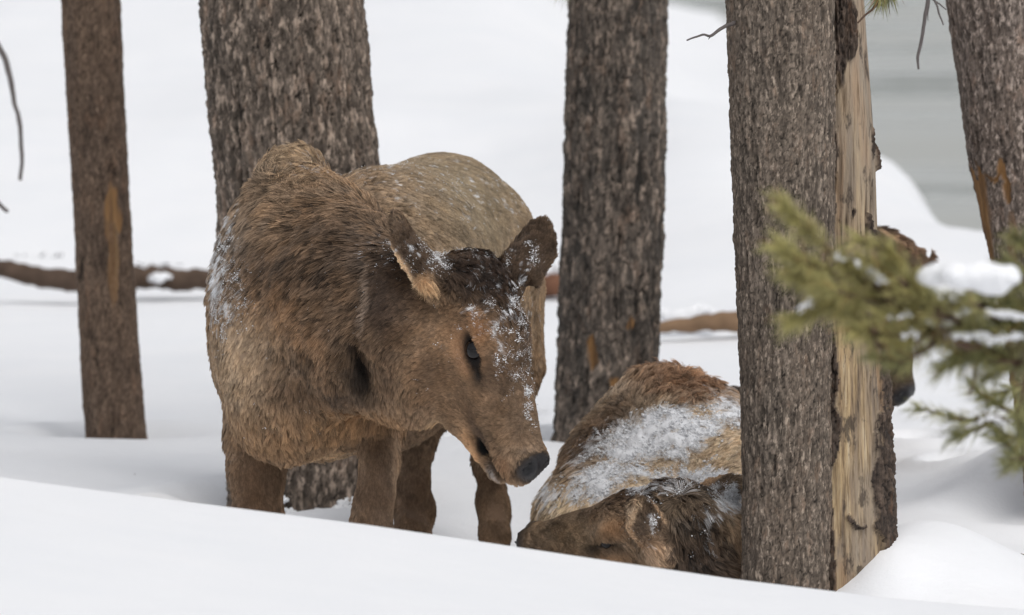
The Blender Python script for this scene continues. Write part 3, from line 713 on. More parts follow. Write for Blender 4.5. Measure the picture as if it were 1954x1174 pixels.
class Head:
    """local frame: u from poll to nose, v to the animal's left, w out of the forehead"""
    def __init__(s, O, A, N, sc=1.):
        s.O = np.array(O, float); s.A = unit(A); N = np.array(N, float); s.N = unit(N - s.A * (N @ s.A)); s.L = np.cross(s.N, s.A); s.sc = sc
        s.M = np.array([s.A, s.L, s.N])
    def p(s, u, v, w): return s.O + s.sc * (u * s.A + v * s.L + w * s.N)
    def loc(s, P_): return ((P_ - s.O) @ s.M.T) / s.sc
    def build(s, f, lid=1.):
        s.lid = lid
        c = s.sc; E = lambda u, v, w, a, b, d, k=.03, mode='add', M=None: f.ell(s.p(u, v, w), np.array([a, b, d]) * c, s.M if M is None else M, k * c, mode)
        K = lambda a, ra, b, rb, k=.03, q=1, mode='add': f.cone(s.p(*a), ra * c, s.p(*b), rb * c, k * c, s.L, q, mode)
        E(.045, 0, -.065, .085, .068, .068)                       # cranium
        E(.13, 0, -.040, .080, .072, .047)                        # forehead between the eyes
        E(.105, 0, -.120, .115, .056, .098)                       # cheeks and jaw angle
        for v in (-1, 1):
            E(.118, v * .063, -.032, .040, .020, .020, .02)       # brow
            E(.20, v * .045, -.082, .07, .018, .022, .03)         # cheek bone
            E(.13, v * .042, -.15, .08, .022, .06, .03)           # jaw muscle
        K((.15, 0, -.066), .068, (.28, 0, -.068), .058, .04, .84)
        K((.26, 0, -.068), .058, (.372, 0, -.058), .047, .03, .92)
        K((.12, 0, -.035), .036, (.36, 0, -.040), .026, .03)
        E(.385, 0, -.052, .040, .043, .042, .03)                  # muzzle end
        for v in (-1, 1): E(.396, v * .024, -.026, .022, .020, .024, .012)   # nostril wings
        K((.12, 0, -.18), .042, (.255, 0, -.160), .036, .04, 1.05)
        K((.255, 0, -.160), .036, (.345, 0, -.128), .026, .025, 1.1)
        E(.378, 0, -.110, .034, .027, .019, .012)                  # chin / lower lip
        MM = s.M.copy(); a = math.radians(26); MM[0] = math.cos(a) * s.A + math.sin(a) * s.N; MM[2] = -math.sin(a) * s.A + math.cos(a) * s.N
        E(.372, 0, -.0955, .052, .07, .0050, .004, 'sub', MM)
        for v in (-1, 1): E(.338, v * .046, -.116, .022, .030, .013, .006, 'sub', MM)
        for v in (-1, 1):
            E(.412, v * .026, -.018, .016, .011, .017, .003, 'sub')
            # eye hollow and tear gland
            R = np.array([unit(s.A + .12 * s.N), s.L, unit(s.N - .12 * s.A)])
            E(.158, v * .092, -.057, .034, .030, .0175 * lid, .003, 'sub', R)
            E(.148, v * .070, -.036, .028, .012, .006, .008, 'add', R)     # upper lid
            E(.204, v * .074, -.060, .022, .018, .009, .005, 'sub', R)
    def eye(s, v): return s.p(.156, v * .0600, -.056)
def ear(f, base, tip, openn, W, depth=.028, thick=.009, k=.012, point=.2, basew=.42):
    base = np.array(base); tip = np.array(tip); a = unit(tip - base); L = np.linalg.norm(tip - base)
    o = np.array(openn, float); o = unit(o - a * (o @ a)); w_ = np.cross(a, o); M = np.array([a, w_, o])
    c = base + a * L * .50
    lo = c - 1.2 * L; sl, G = f.block(c, L * .75)
    q = (G - c) @ M.T; x = q[..., 0] / (L * .5)
    # leaf outline: narrow base, widest past the middle, pointed tip
    wid = W * .5 * np.clip(1 - np.abs(x) ** 2.4, 0.0, 1) ** .55 * (1 - .10 * x)
    wid = np.where(x < 0, np.maximum(wid, W * basew), wid) * (1 - point * np.clip(x, 0, 1) ** 1.5)
    cup = depth * ((q[..., 1] / (W * .5)) ** 2) - depth * .55 * (1 - .3 * x)
    cup = cup + np.where(x < 0, -.0 * x, -.012 * x * x)
    d1 = np.abs(q[..., 2] - cup) - thick * .5
    d2 = (np.abs(q[..., 1]) - wid) ; d3 = np.abs(q[..., 0]) - L * .5
    d = np.maximum(np.maximum(d1 * .75, d2 * .8), d3)
    f.put(sl, d, k, 'add')
    f.cone(base - a * .035, .028, base + a * L * .12, .018, k=.02)
    return M, c, L

def layer(P_, base, layers, key):
    """sequential blend of local patches (world-space ellipsoids)"""
    out = np.repeat(np.array(base, float)[None], len(P_), 0)
    for c, M, r, st, props in layers:
        if key not in props: continue
        q = ((P_ - c) @ M.T) / r; wgt = st * np.exp(-(q ** 2).sum(-1) ** props.get('pw', 1.5))
        out += (np.array(props[key], float) - out) * wgt[:, None]
    return out
I3 = np.eye(3)
def B(px, py, dd, rx, ry, rd=9., st=1., ang=0., **pr):
    """patch given by where it sits on the animal: centre, half sizes in mm, depth half size in m"""
    c_, s_ = math.cos(math.radians(ang)), math.sin(math.radians(ang))
    M = np.array([[c_, 0, s_], [0, 1, 0], [-s_, 0, c_]])
    return (P(px, py, dd), M, np.array([rx / 1000, rd, ry / 1000]), st, fix(pr))
def coat(v):
    c = srgb(*v); return (c * .82 + .18 * c.mean()) * 1.27
def fix(pr):
    o = {}
    for k, v in pr.items():
        if k == 'pw': o[k] = v
        elif k in ('c', 't'): o[k] = coat(v)
        elif k == 'd': o[k] = v
        else: o[k] = (v,)
    return o
def HB(h, u, v, w_, ru, rv, rw, st=1., **pr):
    pr = fix(pr)
    if 'dl' in pr: pr['d'] = np.array(pr.pop('dl')[0]) @ h.M
    return (h.p(u, v, w_), h.M, np.array([ru, rv, rw]) * h.sc, st, pr)

def make_fur(name, V, Q, N, area, L, n, base, seed, up=.35, nseg=5, cull=None, rad=.00055, frost=None):
    """grow strands on the hide; base: dict of default c (root), t (tip), d, l, dens"""
    r_ = np.random.default_rng(seed)
    cen = V[Q].mean(1)
    dens = layer(cen, (base['dens'],), L, 'dens')[:, 0]
    fn = unit(np.cross(V[Q[:, 2]] - V[Q[:, 0]], V[Q[:, 3]] - V[Q[:, 1]]))
    if cull is not None: dens = dens * cull(cen, fn)
    wgt = area * np.clip(dens, 0, None); wgt /= wgt.sum()
    m = int(n)
    fi = r_.choice(len(Q), m, p=wgt); a = r_.random((m, 1)); b = r_.random((m, 1)); q = Q[fi]
    w4 = np.stack([(1 - a) * (1 - b), a * (1 - b), a * b, (1 - a) * b], 1)
    root = (V[q] * w4).sum(1); nn = unit((N[q] * w4).sum(1))
    D = layer(root, base['d'], L, 'd'); ln = layer(root, (base['l'],), L, 'l')[:, 0]
    lift = layer(root, (base.get('lift', up),), L, 'lift')[:, 0]
    C = layer(root, base['c'], L, 'c'); T = layer(root, base['t'], L, 't')
    # locks: every strand belongs to the nearest of a set of scattered lock centres
    cl = layer(root, (base.get('clump', .009),), L, 'clump')[:, 0]
    cq = np.array([.0048, .0085, .012])[np.argmin(np.abs(cl[:, None] - np.array([.006, .0085, .012])[None]), 1)][:, None]
    g0 = root / cq + (cq * 5000); ic = np.floor(g0).astype(int); bd = np.full(m, 9.); bc = np.zeros((m, 3)); bi = np.zeros((m, 3))
    for k_ in np.ndindex(3, 3, 3):
        cc_ = ic + np.array(k_) - 1; h0 = (cc_[:, 0] * 73856093) ^ (cc_[:, 1] * 19349663) ^ (cc_[:, 2] * 83492791)
        j = _J.reshape(-1, 3)[h0 & 4095]; pc = cc_ + j; dd_ = ((g0 - pc) ** 2).sum(1); nb = dd_ < bd
        bd[nb] = dd_[nb]; bc[nb] = pc[nb]; bi[nb] = _J.reshape(-1, 3)[(h0[nb] >> 5) & 4095]
    lock = (bc - g0) * cq; wob = (bi - .5) * 2; lid = _J.reshape(-1, 3)[(np.abs(bi[:, 0] * 99991).astype(int)) & 4095]
    dn = unit(D); tang = dn - nn * (dn * nn).sum(-1, keepdims=True)
    messy = layer(root, (base.get('messy', .35),), L, 'messy')[:, 0][:, None]
    wob = wob + .6 * np.stack([noise3(root / .05, seed + k) for k in range(3)], -1)
    dr = unit(tang + messy * wob + .07 * r_.normal(size=root.shape))
    dr = dr - nn * (dr * nn).sum(-1, keepdims=True); dr = unit(dr)
    rr = (.6 + .35 * r_.random(m) + .5 * lid[:, 0]) * ln
    t = np.linspace(0, 1, nseg)[None, :, None]; lf = (lift * (.6 + .9 * lid[:, 1]))[:, None, None]
    c3 = root[:, None] + nn[:, None] * (-.0006 + .0016 * t) + rr[:, None, None] * (dr[:, None] * (t * (1 - .12 * t)) + nn[:, None] * lf * (t * (1 - .55 * t)) + np.array([0, 0, -1.]) * .10 * t * t)
    c3 = c3 + lock[:, None] * (.62 * np.clip((rr - .006) / .022, .05, 1))[:, None, None] * t ** 1.1
    wob2 = np.stack([noise3(root / .03, seed + 20 + k) for k in range(3)], -1)
    c3 = c3 + wob2[:, None] * (t ** 1.6) * (rr * .16)[:, None, None]
    # colour: dark band variation by clump and strand
    dd_ = dn; rc = root - root.mean(0); al = (rc * dd_).sum(-1, keepdims=True)
    v1 = (1.25 * fbm((rc - .78 * al * dd_) * 95, 3, seed + 30) + .35 * fbm(root * 22, 2, seed + 34))[:, None]; v2 = lid[:, 2:3] * 2 - 1; v3 = r_.random((m, 1))
    vary = layer(root, (base.get('vary', 1.),), L, 'vary')[:, 0][:, None]
    gain = np.clip(1 + vary * (.75 * v1 + .30 * v2 + .75 * (v3 - .5)), .22, 2.2)
    warm = 1 + vary * .06 * noise3(root * 45, seed + 33)[:, None] * np.array([1., 0.1, -1.2])
    tt = np.clip(np.linspace(0, 1, nseg)[None, :, None] * 1.1 - .1, 0, 1)
    col = ((C[:, None] * (1 - tt) + T[:, None] * tt) * gain[:, None] * warm[:, None])
    if frost is not None:
        fz = frost(root, nn, r_)[:, None, None]
        col = col + (np.array([.84, .85, .87]) - col) * np.clip(fz * (.2 + tt) * 1.4, 0, 1)
    hc = bpy.data.hair_curves.new(name); hc.add_curves([nseg] * m)
    hc.attributes['position'].data.foreach_set('vector', c3.astype(np.float32).ravel())
    ra = hc.attributes.get('radius') or hc.attributes.new('radius', 'FLOAT', 'POINT')
    rt = rad * (.7 + .7 * r_.random((m, 1))) * np.array([1, 1, .9, .7, .25])[None, :nseg] if nseg == 5 else rad * np.ones((m, nseg))
    rt = rt * layer(root, (base.get('rad', 1.),), L, 'rad')
    ra.data.foreach_set('value', rt.astype(np.float32).ravel())
    ca = hc.attributes.new('col', 'FLOAT_COLOR', 'POINT'); cc = np.ones((m, nseg, 4), np.float32); cc[..., :3] = np.clip(col, 0, .95); ca.data.foreach_set('color', cc.ravel())
    hc.materials.append(FUR)
    return link(name, hc), (root, nn, rr)
def facing(c, fn):
    """thin the coat on the side nobody can step round to"""
    v = unit(np.array([0, 0, CAMZ]) - c); return .12 + .88 * sstep(-.45, -.05, (fn * v).sum(-1))
def make_eye(h, v, parent, shut=False):
    import bmesh
    bm = bmesh.new(); bmesh.ops.create_uvsphere(bm, u_segments=24, v_segments=16, radius=.0225 * h.sc * (.5 + .5 * h.lid))
    m = bpy.data.meshes.new('eye'); bm.to_mesh(m); bm.free(); m.polygons.foreach_set('use_smooth', [True] * len(m.polygons)); m.materials.append(EYE)
    o = link('eye', m, parent); o.location = [float(q) for q in h.eye(v)]; return adopt_now(o, parent)
def adopt_now(o, parent):
    o.matrix_parent_inverse = Matrix.Translation(-parent.location); return o
def snow_on(name, parent, centers, sizes, seed, rep=4, spread=.0022):
    r_ = np.random.default_rng(seed + 50); sizes = np.repeat(sizes, rep) * r_.uniform(.5, 1.1, len(sizes) * rep)
    centers = np.repeat(centers, rep, 0) + r_.normal(size=(len(centers) * rep, 3)) * spread
    v, f = flakes(centers, sizes, seed); o = mesh_obj(name, v, f, SNOW); tag(o, kind='stuff'); return adopt(o, parent)

# ---------------------------------------------------------------- standing elk
def head_layers(h, light=1., sides=(-1, 1)):
    g = lambda *c: tuple(min(255, q * light) for q in c)
    L = [
     HB(h, .15, 0, -.10, .20, .14, .15, 1., c=g(88, 68, 50), t=g(142, 112, 82), dl=(-.6, 0, -.8), l=.0095, lift=.10, clump=.006, messy=.12, vary=.6, rad=.55, dens=3.),
     HB(h, .30, 0, -.08, .16, .14, .14, 1., dens=3., rad=.55, c=g(86, 68, 52), t=g(134, 108, 80), l=.008, dl=(-.95, 0, -.2)),
     HB(h, .30, 0, -.01, .13, .05, .035, .8, c=g(64, 50, 40), t=g(104, 84, 66), l=.007),
     HB(h, .01, 0, .0, .105, .125, .085, .98, c=(24, 19, 16), t=(72, 56, 44), dl=(.2, 0, .4), l=.034, lift=.5, clump=.008, messy=.6, vary=1.3, rad=1., dens=1.4),
     HB(h, .115, 0, .015, .075, .055, .040, .95, c=(36, 28, 22), t=(92, 70, 52), dl=(-.75, 0, .2), l=.026, lift=.45, clump=.006, messy=.5, vary=1.2, rad=.9)]
    for v in sides:
        L += [HB(h, .118, v * .078, -.022, .040, .03, .020, .9, c=(132, 98, 62), t=(172, 130, 88), l=.008, vary=.3),
         HB(h, .160, v * .078, -.092, .048, .03, .014, .75, c=(136, 102, 70), t=(180, 140, 98), l=.008, vary=.3),
         HB(h, .160, v * .08, -.057, .040, .06, .0185 * h.lid, 1., c=(14, 11, 10), t=(20, 16, 14), l=.002, dens=.15, vary=.2, pw=4),
         HB(h, .206, v * .068, -.060, .026, .04, .0130, 1., c=(16, 13, 12), t=(32, 26, 22), l=.007, vary=.3)]
    L += [HB(h, .350, 0, -.140, .05, .06, .024, .9, c=(158, 120, 84), t=(206, 166, 122), l=.009, vary=.3),
     (h.p(.372, 0, -.0955), np.array([h.A * .9 + h.N * .44, h.L, h.N * .9 - h.A * .44]), np.array([.055, .052, .0075]) * h.sc, 1., fix(dict(c=(8, 7, 7), t=(12, 10, 10), l=.002, dens=.0, pw=4))),
     HB(h, .407, 0, -.020, .034, .056, .042, 1., c=(24, 23, 26), t=(28, 27, 30), l=.002, dens=.0, rad=.5, pw=5)]
    return L
def ear_layers(e, W=.078, c=(62, 48, 38), t=(112, 88, 66)):
    M, cen, Le = e
    L = [(cen, M, np.array([.085, .045, .034]), .96, fix(dict(pw=3, c=c, t=t, d=tuple(M[0]), l=.009, lift=.14, clump=.006, vary=.6, rad=.55, dens=3., messy=.2)))]
    L += [(cen - M[1] * W * .44 * s_ + M[2] * .01, M, np.array([.07, .008, .02]), 1., fix(dict(c=(150, 118, 86), t=(206, 172, 134), l=.004, rad=.5, pw=3))) for s_ in (-1, 1)]
    return L
def snow_cover(e, V, Q, N, depth, seed):
    """a skin of settled snow: the hide's own surface raised where snow lies"""
    keep = depth[Q].max(1) > -.0015; q = Q[keep]; ids, inv = np.unique(q, return_inverse=True)
    d = depth[ids] + .0018 * fbm(V[ids] * 130, 3, seed) ; v = V[ids] + N[ids] * d[:, None]
    o = mesh_obj('snow_cover', v, inv.reshape(-1, 4), SNOW); tag(o, kind='stuff'); return adopt(o, e)
def finish(e, h, V, Q, L, base, n, seed, frost, rad=.00046, cover=None):
    N, area = vnormals(V, Q); V = V + N * (.0035 * fbm(V * 16, 3, 3))[:, None]
    if cover is not None: snow_cover(e, V, Q, N, cover(V), seed)
    col = layer(V, base['c'], L, 'c') * .8 + .2 * layer(V, base['t'], L, 't')
    hl = h.loc(V); nose = np.exp(-((((hl - [.404, 0, -.020]) / [.038, .060, .046]) ** 2).sum(-1)) ** 2)
    adopt(mesh_obj('body', V, Q, HIDE, None, True, dict(col=col, wet=nose)), e)
    for v in (-1, 1): make_eye(h, v, e)
    fur, data = make_fur('fur', V, Q, N, area, L, n, base, seed, cull=facing, rad=rad, frost=frost)
    adopt(fur, e); return data
def standing_elk():
    f = Field([-.68, 11.40, -.32], [.22, 13.50, 1.02], .0060)
    X = np.array([1., 0, 0]); 
    # barrel and hindquarters (body runs away from the camera, to the right)
    fw = unit(P(600, 600, 12.3) - P(855, 520, 13.05)); sd = unit(np.cross([0, 0, 1], fw)); upv = np.cross(fw, sd); BM = np.array([sd, fw, upv])
    f.ell(P(606, 628, 12.32), [.190, .26, .255], BM, .06)           # shoulders and chest
    f.ell(P(556, 402, 12.38), [.080, .15, .112], BM, .07)           # withers
    f.ell(P(545, 742, 12.14), [.118, .12, .148], BM, .045)           # brisket, off-side
    f.ell(P(650, 720, 12.22), [.15, .15, .135], BM, .06)
    f.ell(P(492, 600, 12.35), [.075, .15, .22], BM, .05)            # off shoulder blade
    f.ell(P(735, 560, 12.68), [.215, .36, .255], BM, .06)           # barrel
    f.ell(P(850, 505, 13.02), [.178, .24, .215], BM, .07)           # croup and hips
    f.ell(P(812, 400, 12.95), [.10, .28, .10], BM, .06)             # loin ridge
    f.ell(P(955, 600, 13.08), [.075, .17, .24], BM, .06)            # near thigh
    f.ell(P(790, 680, 13.08), [.085, .16, .20], BM, .05)            # off thigh
    f.ell(P(720, 740, 12.75), [.15, .28, .13], BM, .06)             # belly
    # front legs
    q = dict(k=.035, side=X, q=.95)
    f.chain([P(500, 700, 12.40), P(490, 830, 12.38), P(489, 900, 12.36), P(493, 985, 12.35), P(496, 1060, 12.35), P(497, 1130, 12.36)], [.092, .064, .056, .050, .040, .030], k=.018, side=X, q=.95)
    f.chain([P(735, 690, 12.22), P(729, 800, 12.16), P(724, 880, 12.13), P(716, 950, 12.12), P(708, 1010, 12.12), P(706, 1085, 12.13), P(706, 1150, 12.15)], [.070, .039, .033, .031, .033, .022, .020], **q)
    # hind legs (hock just above the snow)
    f.chain([P(795, 740, 13.05), P(790, 850, 12.98), P(786, 915, 13.0), P(790, 965, 13.05), P(786, 1030, 13.0), P(782, 1100, 12.95)], [.080, .037, .031, .036, .032, .024], **q)
    f.cone(P(802, 935, 13.1), .018, P(797, 985, 13.06), .025, k=.03)
    f.chain([P(955, 700, 13.15), P(938, 800, 13.05), P(930, 880, 13.05), P(938, 960, 13.1), P(944, 1020, 13.06), P(942, 1100, 13.0)], [.088, .038, .026, .028, .025, .020], **q)
    f.cone(P(950, 930, 13.16), .017, P(948, 985, 13.12), .027, k=.025)
    # neck
    f.chain([P(600, 545, 12.22), P(672, 586, 12.02), P(762, 630, 11.93), P(850, 640, 11.92)], [.195, .162, .130, .110], k=.06, side=[.3, 1, 0], q=.72)
    f.ell(P(600, 470, 12.24), [.11, .16, .10], BM, .07)
    f.chain([P(690, 690, 12.02), P(790, 740, 11.96)], [.085, .06], k=.05)
    h = Head(P(950, 508, 11.86), [.225, -.25, -.945], [.80, -.52, .30], .955)
    h.build(f)
    f.cone(h.p(.03, 0, -.10), .070, P(800, 600, 11.93), .10, k=.04)
    f.cone(h.p(.12, -.01, -.15), .052, P(800, 720, 11.95), .075, k=.05)
    f.ell(P(694, 700, 11.84), [.016, .05, .05], [[.96, 0, .26], [0, 1, 0], [-.26, 0, .96]], .03, 'sub')
    # ears
    e1 = ear(f, P(850, 560, 11.83), P(733, 409, 11.82), [-.70, .50, -.55], .104, point=.3)
    e2 = ear(f, P(984, 530, 11.93), P(1048, 421, 11.95), [.30, .92, -.1], .092, basew=.5, point=.15)
    # tail
    V, Q = f.mesh(2)
    V = V + .0 
    N, area = vnormals(V, Q)
    # fine lumps of winter coat
    V = V + N * (.0035 * fbm(V * 16, 3, 3))[:, None]
    br = (64, 46, 34)
    L = [
     # coat of the far body
     B(850, 400, 12.9, 260, 160, .45, c=(122, 104, 80), t=(158, 140, 110), d=(.75, .5, -.25), l=.011, lift=.10, clump=.006, vary=.5, messy=.2, rad=.6, dens=1.7),
     B(1000, 560, 13.1, 70, 200, .4, .9, c=(130, 106, 78), t=(170, 142, 108), d=(.1, .2, -1), l=.011, lift=.10, rad=.6, dens=1.7),
     B(800, 700, 13, 300, 90, .4, .8, c=(110, 86, 62), t=(150, 118, 84), d=(.2, 0, -1)),
     # withers and neck, long hair
     B(565, 320, 12.3, 110, 80, .4, c=(70, 55, 42), t=(176, 148, 112), d=(0.15, -.1, .9), l=.034, lift=.75, clump=.006, messy=.38, vary=1.2, rad=.9),
     B(600, 400, 12.2, 150, 70, .35, .9, c=(38, 29, 23), t=(170, 136, 100), d=(-.25, 0, .6), l=.034, lift=.45, clump=.006, messy=.3, vary=1.3, rad=.9),
     B(470, 470, 12.3, 90, 130, .5, .9, c=(66, 53, 43), t=(158, 136, 112), d=(-.95, .1, -.35), l=.030, lift=.25, clump=.006, messy=.2, vary=1.1),
     B(600, 510, 12.1, 170, 80, .4, .9, c=(22, 18, 16), t=(122, 96, 72), d=(-1, .1, -.12), l=.034, lift=.32, clump=.006, messy=.20, vary=1.5, rad=.85),
     B(700, 458, 12.1, 120, 48, .3, .95, ang=-25, c=(28, 23, 20), t=(92, 73, 58), d=(-.8, 0, .35), l=.032, lift=.5, vary=1.3),
     B(590, 600, 12.05, 160, 80, .4, .9, c=(42, 31, 24), t=(156, 118, 80), d=(-.95, .1, -.35), l=.030, lift=.28, clump=.006, messy=.20, vary=1.2, rad=.85),
     B(480, 690, 12.2, 100, 120, .5, .9, c=(124, 101, 78), t=(186, 158, 124), d=(-.3, 0, -.95), l=.014, lift=.14, vary=.6, rad=.7, dens=1.5),
     B(620, 700, 12.1, 120, 80, .4, .85, c=(60, 46, 36), t=(138, 108, 78), d=(-.5, 0, -.9), l=.028, lift=.25),
     B(560, 740, 12.1, 60, 40, .4, .6, c=(66, 50, 38), t=(104, 80, 58)),
     B(560, 820, 12.1, 140, 60, .4, .85, c=(112, 84, 58), t=(164, 128, 88), d=(.2, 0, -1), l=.026, lift=.2, messy=.5),
     B(700, 790, 12.1, 110, 40, .3, .8, c=(116, 84, 54), t=(172, 130, 82), d=(-.1, 0, -1), l=.032, lift=.25, messy=.45),
     B(840, 815, 12.0, 26, 36, .3, .9, c=(170, 130, 84), t=(215, 180, 130), d=(.0, 0, -1), l=.034, lift=.3),
     B(650, 855, 12.3, 60, 18, .4, .7, c=(150, 116, 80), t=(205, 172, 130), l=.018),
     B(685, 560, 12.0, 75, 115, .25, .8, c=(40, 31, 26), t=(98, 77, 58)), B(620, 505, 12.05, 120, 40, .3, .6, c=(30, 24, 20), t=(100, 80, 62)),
     # fold between neck and cheek, its shade painted into the coat colour
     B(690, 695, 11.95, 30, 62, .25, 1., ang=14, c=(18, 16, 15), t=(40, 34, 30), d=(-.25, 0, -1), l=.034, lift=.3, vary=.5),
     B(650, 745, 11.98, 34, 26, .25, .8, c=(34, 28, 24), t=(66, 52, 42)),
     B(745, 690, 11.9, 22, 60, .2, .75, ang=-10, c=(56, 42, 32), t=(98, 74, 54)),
     # dark side of the neck behind the ear
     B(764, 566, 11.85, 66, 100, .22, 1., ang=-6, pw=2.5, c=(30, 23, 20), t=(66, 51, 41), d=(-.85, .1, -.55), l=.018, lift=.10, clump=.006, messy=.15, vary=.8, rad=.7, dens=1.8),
     B(706, 570, 11.9, 6, 76, .2, .7, ang=-4, c=(90, 72, 58), t=(160, 138, 118), l=.018, lift=.5),
     # legs
     B(492, 930, 12.25, 66, 110, .2, .95, c=(86, 64, 46), t=(128, 98, 70), d=(0, 0, -1), l=.008, lift=.08, rad=.5, dens=2.2, messy=.12, vary=.4, clump=.006),
     B(722, 920, 12.13, 55, 120, .2, .95, c=(78, 60, 46), t=(126, 98, 72), d=(0, 0, -1), l=.008, lift=.08, rad=.5, dens=2.2, messy=.12, vary=.4, clump=.006),
     B(757, 900, 12.13, 9, 110, .2, .7, ang=3, c=(128, 100, 74), t=(184, 152, 118)),
     B(795, 940, 13.0, 60, 130, .3, .95, c=(78, 60, 46), t=(116, 90, 66), d=(0, 0, -1), l=.008, lift=.08, rad=.5, dens=2.2, messy=.12, vary=.5, clump=.006),
     B(940, 960, 13.05, 60, 140, .3, .95, c=(92, 70, 52), t=(134, 106, 78), d=(0, 0, -1), l=.008, lift=.08, rad=.5, dens=2.2, messy=.12, vary=.45, clump=.006),
     B(938, 800, 13.05, 60, 60, .3, .6, c=(104, 80, 58), t=(150, 118, 84)),
     # head
     HB(h, .15, 0, -.10, .20, .14, .15, 1., c=(92, 70, 48), t=(154, 118, 82), dl=(-.6, 0, -.8), l=.0095, lift=.10, clump=.006, messy=.10, vary=.5, rad=.5, dens=3.4),
     HB(h, .02, 0, -.04, .10, .14, .12, 1., dens=3., rad=.65),
     HB(h, .30, 0, -.08, .16, .14, .14, 1., dens=3., rad=.55),
     HB(h, .10, -.07, -.17, .10, .05, .06, .8, c=(92, 68, 48), t=(152, 116, 80), dl=(-.5, -.1, -.9), l=.014, lift=.12),
     HB(h, .16, -.07, -.15, .05, .05, .035, .5, c=(70, 54, 42), t=(104, 80, 60)),
     HB(h, .25, 0, -.08, .09, .08, .08, .9, c=(92, 70, 50), t=(130, 102, 74), dl=(-.95, 0, -.2), l=.008, lift=.12, vary=.4),
     HB(h, .30, 0, -.015, .13, .045, .035, .8, c=(84, 66, 50), t=(114, 92, 70), l=.007),
     HB(h, .215, -.05, -.03, .05, .04, .030, .6, c=(70, 54, 42), t=(98, 76, 58)),
     HB(h, .015, -.012, .005, .105, .125, .080, .98, c=(22, 17, 15), t=(60, 46, 37), dl=(.3, -.5, .25), l=.030, lift=.32, clump=.008, messy=.55, vary=1.3, rad=.9),
     HB(h, .11, .012, .015, .07, .050, .040, .95, c=(36, 28, 22), t=(84, 64, 48), dl=(-.75, -.2, .2), l=.026, lift=.4, clump=.007, messy=.45, vary=1.2),
     B(905, 512, 11.82, 88, 40, .25, .96, pw=2.5, c=(24, 19, 16), t=(64, 49, 39), d=(.3, -.4, .1), l=.028, lift=.4, messy=.5, vary=1.2, rad=.9),
     HB(h, .20, .015, .012, .075, .040, .032, .9, c=(52, 40, 31), t=(92, 72, 54), l=.015, lift=.3, vary=.9),
     HB(h, .118, -.078, -.022, .040, .03, .020, .9, c=(132, 92, 54), t=(172, 126, 82), l=.008, lift=.1, vary=.3),
     HB(h, .160, -.078, -.088, .048, .03, .014, .75, c=(126, 92, 60), t=(170, 130, 90), l=.008, lift=.1, vary=.3),
     HB(h, .160, -.08, -.062, .058, .05, .034, .85, c=(140, 100, 64), t=(184, 140, 98), l=.006, vary=.25, pw=3),
     HB(h, .160, -.08, -.057, .042, .06, .0215, 1., c=(14, 11, 10), t=(20, 16, 14), l=.002, dens=.15, vary=.2, pw=4),
     HB(h, .160, .08, -.057, .042, .06, .0215, 1., c=(14, 11, 10), t=(20, 16, 14), l=.002, dens=.15, vary=.2, pw=4),
     HB(h, .206, -.068, -.060, .032, .045, .0150, 1., c=(16, 13, 12), t=(32, 26, 22), l=.007, vary=.3),
     HB(h, .350, -.03, -.140, .05, .06, .024, .95, c=(176, 130, 88), t=(222, 176, 124), dl=(-.8, 0, -.5), l=.008, vary=.3),
     HB(h, .392, 0, -.106, .016, .04, .010, .9, c=(110, 104, 100), t=(176, 170, 166), l=.005),
     HB(h, .355, -.04, -.092, .06, .04, .012, .7, c=(50, 38, 30), t=(78, 60, 46), l=.005),
     HB(h, .300, -.05, -.105, .05, .03, .016, .5, c=(66, 50, 38), t=(92, 70, 54)),
     HB(h, .385, -.03, -.058, .022, .04, .02, .7, c=(118, 82, 52), t=(150, 108, 70), l=.005),
     (h.p(.338, 0, -.116), h.M, np.array([.026, .07, .017]), 1., fix(dict(c=(7, 6, 6), t=(12, 10, 10), l=.002, dens=.0, pw=4))),
     (h.p(.372, 0, -.0955), np.array([h.A * .9 + h.N * .44, h.L, h.N * .9 - h.A * .44]), np.array([.055, .052, .0075]), 1., fix(dict(c=(8, 7, 7), t=(12, 10, 10), l=.002, dens=.0, pw=4))),
     HB(h, .407, 0, -.020, .034, .056, .042, 1., c=(24, 23, 26), t=(28, 27, 30), l=.002, dens=.0, rad=.5, pw=5),
    ]
    # ears
    for (M, c, Le), tuftpx in ((e1, 1), (e2, 0)):
        L += [(c, M, np.array([.100, .055, .040]), .97, fix(dict(pw=3, c=(50, 39, 31), t=(92, 72, 54), d=tuple(M[0]), l=.006, lift=.12, clump=.006, vary=.6, rad=.55, dens=3., messy=.15)))]
    M, c, Le = e1
    L += [(c - M[0] * .0 + M[2] * .016 - M[1] * .046 * s_, M, np.array([.10, .013, .016]), 1., fix(dict(c=(190, 152, 112), t=(232, 198, 156), l=.003, rad=.5, pw=3))) for s_ in (-1, 1)]
    L += [(P(815, 545, 11.79), I3, np.array([.018, .06, .016]), 1., fix(dict(c=(186, 140, 90), t=(226, 186, 136), d=(.5, -.1, -.6), l=.026, lift=.5)))]
    base = dict(c=coat((92, 72, 54)), t=coat((146, 118, 88)), d=(.2, .4, -.6), l=.018, dens=1., lift=.2, clump=.009, messy=.3, vary=.8)
    e = tag(empty('elk', P(700, 1060, 12.6)), 'brown elk standing with its head bent down, flecks of snow on its forehead', 'elk', 'elk resting among the pines')
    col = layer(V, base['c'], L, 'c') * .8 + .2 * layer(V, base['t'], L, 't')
    hl = h.loc(V); nose = np.exp(-((((hl - [.404, 0, -.020]) / [.038, .060, .046]) ** 2).sum(-1)) ** 2)
    body = mesh_obj('body', V, Q, HIDE, None, True, dict(col=col, wet=nose)); adopt(body, e)
    for v in (-1, 1): make_eye(h, v, e)
